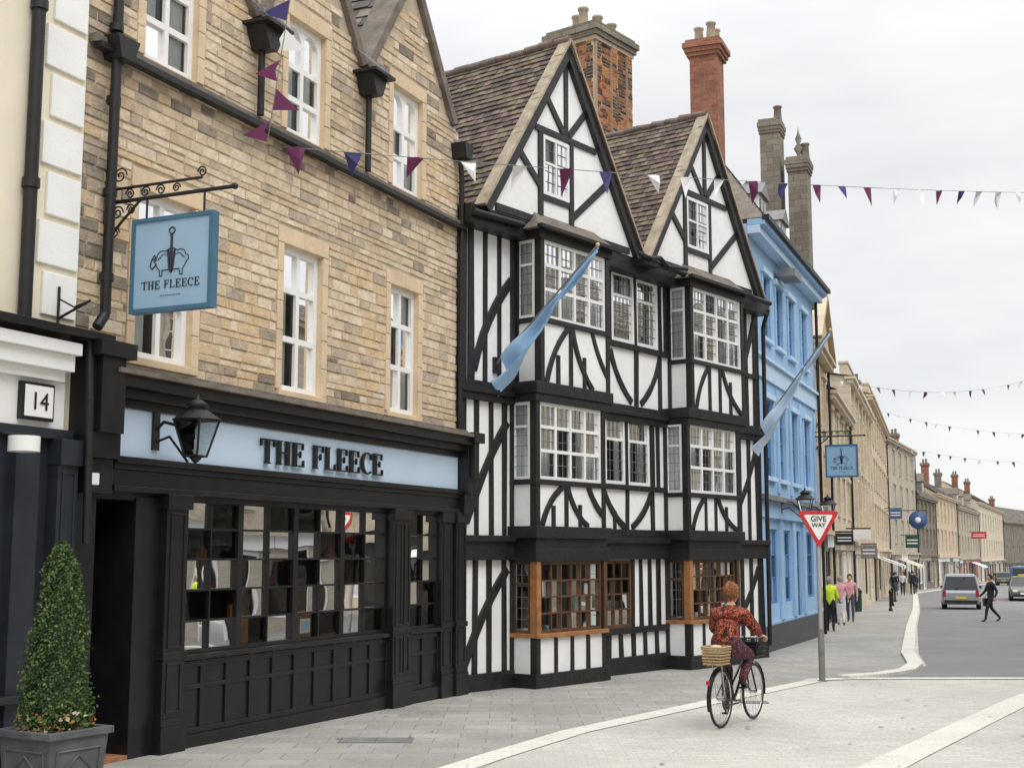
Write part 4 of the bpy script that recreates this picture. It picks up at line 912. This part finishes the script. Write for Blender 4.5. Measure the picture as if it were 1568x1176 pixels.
def head(par,c,fwd,hair,hairlong=0,s_=1.0,tilt=0,puff=1.0):
    f=Vector(fwd).normalized(); c=Vector(c)
    e=bpy.data.objects.new('head',None); COL.objects.link(e); e.parent=par; e.location=c; e.rotation_euler=(-tilt,0,math.atan2(-f.x,f.y))
    g=G('face',e,False)
    g.ball((0,0,0),.1*s_,skin,16,12,(.76,.95,1.15)); g.ball((0,.02,-.055),.06*s_,skin,12,8,(.95,1.0,1.0))
    g.add([(0,.085,.015),(-.014,.085,-.03),(.014,.085,-.03),(0,.115,-.025)],[(0,1,3),(0,3,2),(1,2,3)],skin)
    for x in (-1,1):
        g.ball((x*.074*s_,0,-.01),.022*s_,skin,8,6,(.4,.8,1.3)); g.ball((x*.03,.085,.012),.012,M['white'],8,6,(1,.5,.7)); g.ball((x*.03,.091,.012),.006,M['black'],6,4)
    g.ball((0,.084,-.062),.02,noisy('lips',(.40,.13,.11),.5),8,4,(1,.4,.3)); g.done()
    h=G('hair',e,False)
    vs=[];fs=[];n=26;k=14
    for i in range(k+1):
        ph=math.pi*.66*i/k
        for j in range(n):
            t=2*math.pi*j/n; fy=math.sin(t); lim=.58 if fy>.3 else (.85 if fy>-.1 else 1.0)
            p=ph*lim*(1.1+.25*hairlong if fy<=.3 else 1); rr=.110*s_*puff*(1+R.uniform(-.07,.07)+.05*math.sin(t*5+i))
            nar=1-.22*max(0,(i/k-.6)/.4)
            vs.append((rr*.84*nar*math.sin(p)*math.cos(t),rr*.98*nar*math.sin(p)*math.sin(t)-.01,.014+rr*1.15*math.cos(p)))
    for i in range(k):
        for j in range(n): fs.append((i*n+j,i*n+(j+1)%n,(i+1)*n+(j+1)%n,(i+1)*n+j))
    h.add(vs,fs,hair,False)
    for i in range(600):
        t=R.uniform(0,6.283); ph=R.uniform(0,2.0); fy=math.sin(t)
        if fy>.2 and ph>1.0: continue
        d=Vector((.84*math.sin(ph)*math.cos(t),.98*math.sin(ph)*math.sin(t),1.15*math.cos(ph)+.1)); p=d*.104*s_*puff; q=p+Vector((R.uniform(-.03,.03),R.uniform(-.03,.03),-.03))+d*R.uniform(.008,.028); sd=d.orthogonal().normalized()*.006
        h.add([p-sd,p+sd,q],[(0,1,2)],hair)
    h.done()
def walker(name,x,y,heading,H,top,leg,hair,stride=.25,arm=.2,shoe=M['black'],bag=False,extra=None,arm_skin=True,bulk=1.0):
    e=empty(name,(x,y,gz(y)),heading); k=H/1.70; st=stride
    J={'pelvis':(0,0,.93,.135*bulk),'waist':(0,0,1.06,.125*bulk),'chest':(0,.01,1.25,.15*bulk),'up':(0,0,1.38,.11),'nk':(0,.005,1.46,.052),'nt':(0,.02,1.54,.048),
     'hl':(-.095,0,.88,.105),'kl':(-.10,st*.55+.03,.50,.068),'al':(-.10,st*.9-.02,.11,.045),'fl':(-.10,st*.9+.05,.045,.038),'tl':(-.11,st*.9+.15,.03,.028),
     'hr':(.095,0,.88,.105),'kr':(.10,-st*.2+.03,.49,.068),'ar':(.10,-st-.02,.14,.045),'fr':(.10,-st+.04,.06,.038),'tr':(.11,-st+.13,.03,.028),
     'sl':(-.175,0,1.37,.07),'el':(-.24,-arm*.5,1.10,.052),'wl':(-.25,-arm*.5+.10,.87,.033),
     'sr':(.175,0,1.37,.07),'er':(.24,arm*.4,1.10,.052),'wr':(.25,arm+.08,.90,.033)}
    J={a:(b[0]*k,b[1]*k,b[2]*k,b[3]*k) for a,b in J.items()}
    ms=[top,leg,skin,shoe]; ai=2 if arm_skin else 0
    B=[('pelvis','waist',0),('waist','chest',0),('chest','up',0),('up','nk',2),('nk','nt',2),('pelvis','hl',1),('hl','kl',1),('kl','al',1),('al','fl',3),('fl','tl',3),('pelvis','hr',1),('hr','kr',1),('kr','ar',1),('ar','fr',3),('fr','tr',3),
       ('up','sl',0),('sl','el',0),('el','wl',ai),('up','sr',0),('sr','er',0),('er','wr',ai)]
    skinmesh('body',e,J,B,ms,'pelvis',1)
    hand(e,'hand_l',J['wl'][:3],(0,.1,-1),(1,0,0),s_=k); hand(e,'hand_r',J['wr'][:3],(0,.3,-1),(-1,0,0),s_=k)
    head(e,(0,.03*k,1.60*k),(0,1,0),hair,.3,k)
    if bag:
        g=G('bag',e,False); g.box(.22,.38,-.12,.16,.55,.85,extra or M['navy']); g.tube((.3,-.08,.85),(.27,.02,1.02),.01,M['black'],5); g.tube((.3,.12,.85),(.27,.02,1.02),.01,M['black'],5); g.done(.02)
    return e
hv=noisy('hi_vis_yellow',(.62,.80,.05),.7,.06,6); pink=noisy('pink_cloth',(.66,.32,.37),.8,.1,6); dk=noisy('dark_cloth',(.02,.02,.025),.85,.2,6); jean=noisy('denim',(.05,.07,.13),.85,.15,8)
white_c=noisy('white_cloth',(.6,.6,.6),.85,.1,8); grey_h=noisy('grey_hair',(.35,.33,.30),.8,.2,30); brown_h=noisy('brown_hair',(.06,.035,.02),.7,.3,30); ginger=noisy('auburn_hair',(.22,.085,.03),.6,.5,40)
walker('pedestrian',9.9,41.2,rad(-20),1.66,hv,dk,grey_h,.12,.1,bag=True,extra=white_c,bulk=1.25)
walker('pedestrian',11.3,45.5,rad(-18),1.66,pink,white_c,grey_h,.18,.15,bulk=1.15)
walker('pedestrian',12.4,48.5,rad(160),1.7,pink,jean,brown_h,.2,.15)
walker('pedestrian',17.6,48.6,rad(95),1.70,dk,dk,brown_h,.34,.25,bag=True,extra=M['navy'],arm_skin=False)
for i,(x,y,hd,tp_,lg) in enumerate(((27.0,93,-20,dk,jean),(28.1,95,160,white_c,dk),(29.4,97,-15,dk,dk),(30.2,99,150,jean,dk),(26.0,90,-25,dk,jean),(55,150,-20,dk,dk))):
    walker('pedestrian',x,y,rad(hd),R.uniform(1.62,1.8),tp_,lg,R.choice([grey_h,brown_h]),.2,.15,arm_skin=False)
# =================================================================== CYCLIST
def floral(name,base,c1,c2,sc):
    m,nt,n,l,p=newmat(name); tc=N(nt,'ShaderNodeTexCoord')
    ns=N(nt,'ShaderNodeTexNoise',Scale=sc,Detail=2.0); l.new(tc.outputs['Object'],ns.inputs['Vector'])
    r=N(nt,'ShaderNodeValToRGB'); r.color_ramp.interpolation='CONSTANT'; E=r.color_ramp.elements; E[0].color=c4(base); E[1].position=.41; E[1].color=c4(c1)
    for ps,cc in ((.44,base),(.51,c1),(.545,c2),(.56,base),(.62,c1),(.65,base)): q=E.new(ps); q.color=c4(cc)
    l.new(ns.outputs['Fac'],r.inputs['Fac']); l.new(r.outputs['Color'],p.inputs['Base Color']); p.inputs['Roughness'].default_value=.9; return m
fl1=floral('floral_blouse',(.02,.012,.012),(.52,.07,.03),(.60,.26,.12),15); fl2=floral('floral_trousers',(.02,.012,.02),(.20,.04,.05),(.32,.2,.25),20)
hd=rad(32)
cy=empty('cyclist',(2.58,16.5,gz(16.5)),-hd)
J={'pelvis':(0,.20,1.00,.17),'waist':(0,.24,1.12,.165),'chest':(0,.31,1.29,.175),'up':(0,.345,1.41,.12),'nk':(0,.37,1.48,.055),'nt':(0,.395,1.55,.05),
 'hl':(-.11,.24,.95,.125),'kl':(-.13,.54,.62,.082),'al':(-.12,.42,.24,.052),'fl':(-.12,.46,.165,.04),'tl':(-.12,.57,.155,.03),
 'hr':(.11,.24,.95,.125),'kr':(.13,.66,.85,.082),'ar':(.12,.40,.55,.052),'fr':(.12,.45,.49,.04),'tr':(.12,.55,.48,.03),
 'sl':(-.19,.34,1.38,.088),'el':(-.29,.50,1.17,.08),'ml':(-.285,.58,1.13,.045),'wl':(-.27,.71,1.085,.03),'sr':(.19,.34,1.38,.088),'er':(.29,.50,1.17,.08),'mr':(.285,.58,1.13,.045),'wr':(.27,.71,1.085,.03)}
B=[('pelvis','waist',0),('waist','chest',0),('chest','up',0),('up','nk',2),('nk','nt',2),('pelvis','hl',1),('hl','kl',1),('kl','al',1),('al','fl',3),('fl','tl',3),('pelvis','hr',1),('hr','kr',1),('kr','ar',1),('ar','fr',3),('fr','tr',3),
   ('up','sl',0),('sl','el',0),('el','ml',0),('ml','wl',2),('up','sr',0),('sr','er',0),('er','mr',0),('mr','wr',2)]
skinmesh('body',cy,J,B,[fl1,fl2,skin,M['black']],'pelvis',2)
hand(cy,'hand_l',(-.27,.71,1.085),(0,1,-.15),(0,-.2,-1),curl=.8); hand(cy,'hand_r',(.27,.71,1.085),(0,1,-.15),(0,-.2,-1),curl=.8)
head(cy,(0,.41,1.625),(0,1,0),ginger,.2,1.05,puff=1.04)
bk=empty('bicycle',(2.58,16.5,gz(16.5)),-hd)
g=G('wheels',bk,False); I=M['black']; CH=noisy('chrome',(.6,.6,.6),.25,.05,3,metal=1)
for y in (0,1.06):
    g.torus((0,y,.36),.342,.018,I,(1,0,0),40,8); g.torus((0,y,.36),.318,.010,CH,(1,0,0),40,6); g.tube((-.05,y,.36),(.05,y,.36),.025,CH,10)
    for i in range(28):
        a=i*2*math.pi/28; s_=.03*(-1)**i; g.tube((s_,y,.36),(0,y+.31*math.cos(a),.36+.31*math.sin(a)),.0018,CH,3)
g.done()
g=G('frame',bk,False)
for p,q,r in (((0,.42,.29),(0,.22,.86),.016),((0,.42,.30),(0,.86,.80),.018),((0,.36,.50),(0,.85,.86),.014),((0,.86,.78),(0,.83,.98),.018),((-.06,0,.36),(-.03,.42,.29),.010),((.06,0,.36),(.03,.42,.29),.010),((-.06,0,.36),(0,.27,.72),.009),((.06,0,.36),(0,.27,.72),.009),((-.05,1.06,.36),(-.03,.89,.76),.012),((.05,1.06,.36),(.03,.89,.76),.012),((0,.83,.98),(0,.80,1.08),.012)): g.tube(p,q,r,I,8)
g.path([(-.29,.68,1.07),(-.28,.78,1.07),(-.15,.84,1.06),(0,.81,1.06),(.15,.84,1.06),(.28,.78,1.07),(.29,.68,1.07)],.012,CH,8)
for s_ in (-1,1): g.tube((s_*.29,.66,1.07),(s_*.285,.78,1.07),.018,I,8)
for y0,a0,a1 in ((0,20,200),(1.06,-10,150)):
    pts=[(y0+.38*math.cos(rad(a)),.36+.38*math.sin(rad(a))) for a in [a0+(a1-a0)*i/12 for i in range(13)]]
    for (ya,za),(yb,zb) in zip(pts[:-1],pts[1:]): g.add([(-.025,ya,za),(.025,ya,za),(.025,yb,zb),(-.025,yb,zb)],[(0,1,2,3)],I)
g.add([(-.03,.10,.93),(.03,.10,.93),(.09,.10,.90),(.09,.18,.92),(.03,.36,.93),(-.03,.36,.93),(-.09,.18,.92),(-.09,.10,.90),(0,.2,.86)],[(0,1,2,3,4,5,6,7),(0,8,1),(1,8,2),(2,8,3),(3,8,4),(4,8,5),(5,8,6),(6,8,7),(7,8,0)],I)
g.tube((-.1,.42,.3),(-.1,.43,.14),.009,CH,6); g.tube((.1,.42,.3),(.1,.42,.46),.009,CH,6); g.tube((-.1,.42,.3),(.1,.42,.3),.012,CH,6)
g.box(-.16,-.08,.39,.5,.12,.14,I); g.box(.08,.16,.38,.5,.45,.47,I); g.lathe((.045,.42,.3),[(.09,0),(.09,.006)],CH,20,'x'); g.box(.05,.06,0,.45,.26,.28,I)
for x in (-.06,.06): g.tube((x,-.25,.77),(x,.2,.77),.007,CH,5); g.tube((x,-.1,.77),(x,0,.36),.006,CH,5)
g.box(-.02,.02,-.40,-.385,.55,.6,noisy('red_reflector',(.5,.02,.02),.3)); g.done()
g=G('wicker_basket',bk,False); wk=noisy('wicker',(.42,.30,.16),.8,.3,30,.5,60)
for z in [0,.035,.07,.105,.14,.175,.2]:
    q_=.85+z; L=[(-.12*q_,-.28),(.12*q_,-.28),(.14*q_,-.22),(.14*q_,0),(.12*q_,.04),(-.12*q_,.04),(-.14*q_,0),(-.14*q_,-.22),(-.12*q_,-.28)]
    g.path([(a,b,.79+z) for a,b in L],.012,wk,6)
for i in range(14):
    a=i*6.283/14; x,y=.12*math.cos(a),-.12+.15*math.sin(a); g.tube((x*.85,y,.79),(x*1.05,y,1.0),.007,wk,4)
g.box(-.11,.11,-.25,.02,.78,.8,wk); g.ball((0,-.12,.94),.11,noisy('cream_bag',(.6,.52,.38),.9,.1,8),10,6,(.9,1.1,.7)); g.done()
g=G('front_basket',bk,False)
for z in (0,.06,.12,.18,.22):
    q_=.8+z; g.path([(-.16*q_,.88,.82+z),(.16*q_,.88,.82+z),(.18*q_,1.12,.82+z),(-.18*q_,1.12,.82+z),(-.16*q_,.88,.82+z)],.007,I,5)
for i in range(9):
    x=-.14+.035*i; g.tube((x*.8,.88,.82),(x,.88,1.04),.004,I,4); g.tube((x*.8,1.12,.82),(x,1.12,1.04),.004,I,4)
for i in range(6): y=.9+.04*i; g.tube((-.13,y,.82),(-.17,y,1.04),.004,I,4); g.tube((.13,y,.82),(.17,y,1.04),.004,I,4)
g.box(-.12,.12,.9,1.1,.83,.99,M['navy']); g.done()
# =================================================================== CARS
def car(name,x,y,heading,col,L=4.1,W=1.74,H=1.6,rough=.3,taxi=False):
    e=empty(name,(x,y,gz(y)),heading); pm=noisy(name+'_paint',col,rough,.03,2,metal=.4 if max(col)>.3 else 0,spec=.6); gm=glassmat(name+'_glass',(.08,.09,.1),1.6); pl=noisy('dark_plastic',(.02,.02,.02),.6)
    g=G('body',e,False)
    def loft(S_,m,cap=True):
        n=len(S_[0]); vs=[p for s_ in S_ for p in s_]; fs=[(i*n+j,i*n+(j+1)%n,(i+1)*n+(j+1)%n,(i+1)*n+j) for i in range(len(S_)-1) for j in range(n)]
        if cap: fs+=[tuple(range(n)),tuple(range(len(S_)*n-1,(len(S_)-1)*n-1,-1))]
        g.add(vs,fs,m,False)
    hl=L/2; hw=W/2; zb=.92
    def sec(y_,w_,z0,z1): return [(-w_*.93,y_,z0),(-w_,y_,z0+.14),(-w_,y_,z1-.18),(-w_*.95,y_,z1),(w_*.95,y_,z1),(w_,y_,z1-.18),(w_,y_,z0+.14),(w_*.93,y_,z0)]
    loft([sec(-hl,hw*.86,.34,.80),sec(-hl+.06,hw*.95,.28,zb),sec(-hl+.5,hw,.24,zb),sec(0,hw,.22,zb),sec(hl-1.2,hw,.24,zb-.02),sec(hl-.5,hw*.97,.26,.84),sec(hl-.1,hw*.88,.30,.68),sec(hl,hw*.78,.36,.60)],pm)
    wb,wt=hw*.94,hw*.76; zt=H-.06
    def ring(y0,y1,sh=0): return [(-wb+sh,y0,zb-.02),(-wt+sh,y1,zt),(wt-sh,y1,zt),(wb-sh,y0,zb-.02)]
    loft([ring(-hl+.12,-hl+.38,.012),ring(-.1,-.1,.012),ring(hl-1.15,hl-1.85,.012)],gm)
    loft([[(-wt-.01,-hl+.34,zt-.04),(-wt+.06,-hl+.38,H),(wt-.06,-hl+.38,H),(wt+.01,-hl+.34,zt-.04)],[(-wt-.02,-.1,zt-.04),(-wt+.06,-.1,H+.02),(wt-.06,-.1,H+.02),(wt+.02,-.1,zt-.04)],[(-wt-.01,hl-1.85,zt-.04),(-wt+.06,hl-1.9,H-.02),(wt-.06,hl-1.9,H-.02),(wt+.01,hl-1.85,zt-.04)]],pm)
    for sx in (-1,1):
        for y0,y1,r in ((-hl+.14,-hl+.38,.05),(-hl+1.15,-hl+1.1,.035),(-.1,-.15,.035),(hl-1.15,hl-1.85,.035)): g.tube((sx*wb,y0,zb-.03),(sx*wt,y1,zt),r,pm,6)
        g.box(sx*hw*.98-.09 if sx<0 else sx*hw*.98-.02,sx*hw*.98+.02 if sx<0 else sx*hw*.98+.11,hl-1.35,hl-1.15,.95,1.08,pl)
        g.box(sx*(hw*.84)-.07,sx*(hw*.84)+.07,-hl-.01,-hl+.12,.62,.92 if H>1.5 else .85,noisy('tail_light',(.35,.02,.02),.3)); g.box(sx*hw*.62-.14,sx*hw*.62+.14,hl-.12,hl+.0,.56,.68,M['white'])
        for y_ in (-hl+.75,hl-.8): g.lathe((sx*(hw-.1)-.1,y_,.31),[(.001,0),(.31,0),(.33,.03),(.33,.18),(.31,.21),(.001,.21)],pl,20,'x'); g.lathe((sx*(hw-.1)+(.115 if sx>0 else -.125),y_,.31),[(.001,0),(.19,0),(.19,.01),(.001,.01)],CH,12,'x')
    g.box(-.26,.26,-hl-.02,-hl+.05,.52,.63,noisy('yellow_plate',(.65,.5,.05),.5)); g.box(-hw*.85,hw*.85,-hl-.04,-hl+.1,.32,.46,pl); g.box(-hw*.7,hw*.7,hl-.05,hl+.03,.3,.42,pl); g.box(-.26,.26,hl,hl+.04,.42,.53,M['white'])
    if taxi: g.box(-.3,.3,-.3,-.1,H,H+.12,noisy('taxi_light',(.7,.5,.1),.5))
    g.done(.025)
car('silver_car',21.9,64.5,rad(-19),(.34,.37,.40),4.0,1.76,1.66)
car('blue_van',32.6,84,rad(-20),(.04,.12,.30),4.8,1.9,2.05)
car('dark_car',31.0,80.0,rad(160),(.12,.11,.10),4.3,1.75,1.45,taxi=True)
car('grey_car',56,150,rad(-24),(.15,.15,.16),4.3,1.75,1.5)
# =================================================================== small street furniture
def bollard(x,y):
    e=empty('bollard',(x,y,gz(y))); g=G('post',e,False); g.lathe((0,0,0),[(.09,0),(.09,.1),(.06,.15),(.055,.8),(.08,.83),(.08,.87),(.06,.93),(.001,.98)],M['black'],14); g.done()
for x,y in ((17.3,60.5),(19.7,68.5),(22.3,77)): bollard(x,y)
gm_=noisy('bin_green',(.02,.07,.05),.5)
e=empty('litter_bin',(15.6,60,gz(60))); g=G('bin',e,False); g.lathe((0,0,0),[(.22,0),(.26,.05),(.26,.8),(.28,.82),(.28,.9),(.2,1.05),(.001,1.1)],gm_,16); g.box(-.2,.2,-.275,-.25,.84,.96,M['black']); g.done()
def blade(name,P,ang,t,v0,v1,z0,z1,m,rnd=False):
    x,y=pt(t,P,ang); e=empty(name,(x,y,0),rad(90-ang)); g=G('board',e)
    if rnd: g.lathe((0,(v0+v1)/2,(z0+z1)/2),[(.001,-.05),((v1-v0)/2,-.05),((v1-v0)/2,.05),(.001,.05)],m,24,'x'); g.lathe((0,(v0+v1)/2,(z0+z1)/2),[(.001,-.06),((v1-v0)*.16,-.06),((v1-v0)*.16,.06),(.001,.06)],M['white'],24,'x')
    else:
        g.box(-.06,.06,v0,v1,z0,z1,m); zz=(z0+z1)/2
        for k in (-.18,.08): g.box(-.065,.065,v0+.12*(v1-v0),v1-.12*(v1-v0),zz+k*(z1-z0),zz+(k+.1)*(z1-z0),M['white'])
    g.tube((0,0,z1+.05),(0,v1,z1+.05),.03,M['iron']); g.done()
bl=noisy('shop_sign_blue',(.05,.10,.24),.5)
blade('projecting_sign',P0,18,56,.3,1.2,4.6,5.3,bl); blade('round_hanging_sign',P0,18,58,1.6,2.9,3.9,5.2,bl,True)
blade('projecting_sign',P1,24,8,.4,1.5,2.6,3.6,gm_); blade('projecting_sign',P0,18,14,.3,1.0,2.7,3.1,M['white']); blade('projecting_sign',P0,18,19,.3,1.0,1.9,2.5,M['lead'])
blade('projecting_sign',P0,18,4,.3,.9,2.4,2.8,M['navy']); blade('projecting_sign',P1,24,70,.4,2.2,4,4.8,redp)
# =================================================================== LIGHT / WORLD / CAMERA
W=bpy.data.worlds.new('World'); scene.world=W; W.use_nodes=True; nt=W.node_tree; n=nt.nodes; l=nt.links
bg=n['Background']; out=[x for x in n if x.type=='OUTPUT_WORLD'][0]
sky=N(nt,'ShaderNodeTexSky'); sky.sky_type='NISHITA'; sky.sun_disc=False; sky.sun_elevation=rad(50); sky.sun_rotation=rad(149.5)
l.new(sky.outputs[0],bg.inputs[0]); bg.inputs[1].default_value=.1
tc=N(nt,'ShaderNodeTexCoord'); sp=N(nt,'ShaderNodeSeparateXYZ'); l.new(tc.outputs['Generated'],sp.inputs[0])
mp=N(nt,'ShaderNodeMapping'); mp.inputs['Scale'].default_value=(1,1,3); l.new(tc.outputs['Generated'],mp.inputs[0])
ns=N(nt,'ShaderNodeTexNoise',Scale=3.2,Detail=4.0,Roughness=.55); l.new(mp.outputs[0],ns.inputs['Vector'])
cr=N(nt,'ShaderNodeValToRGB'); cr.color_ramp.elements[0].position=.32; cr.color_ramp.elements[0].color=(.84,.855,.875,1); cr.color_ramp.elements[1].position=.62; cr.color_ramp.elements[1].color=(1,1,1,1); l.new(ns.outputs['Fac'],cr.inputs[0])
mr=N(nt,'ShaderNodeMapRange'); l.new(sp.outputs[2],mr.inputs['Value']); mr.inputs['From Min'].default_value=.35; mr.inputs['From Max'].default_value=1; mr.inputs['To Min'].default_value=1.0; mr.inputs['To Max'].default_value=2.9
b2=N(nt,'ShaderNodeBackground'); l.new(cr.outputs[0],b2.inputs[0]); l.new(mr.outputs[0],b2.inputs[1])
mx=N(nt,'ShaderNodeMixShader'); mx.inputs[0].default_value=.93; l.new(bg.outputs[0],mx.inputs[1]); l.new(b2.outputs[0],mx.inputs[2]); l.new(mx.outputs[0],out.inputs[0])
sd=bpy.data.lights.new('sun','SUN'); sd.energy=1.25; sd.angle=rad(35); sd.color=(1,.98,.95); so=bpy.data.objects.new('sun',sd); COL.objects.link(so)
v=Vector((.5*math.cos(rad(50)),-.85*math.cos(rad(50)),math.sin(rad(50)))); so.rotation_euler=v.to_track_quat('Z','Y').to_euler(); so.location=(0,0,30)
cam=bpy.data.cameras.new('camera'); cam.lens=2000/1568*36; cam.sensor_width=36; cam.clip_end=3000; cam.clip_start=.1
co=bpy.data.objects.new('camera',cam); COL.objects.link(co); co.location=(0,0,2.1); co.rotation_euler=(math.pi/2+math.atan(260/2000),0,0); scene.camera=co
scene.view_settings.view_transform='Standard'; scene.view_settings.look='None'; scene.view_settings.exposure=0
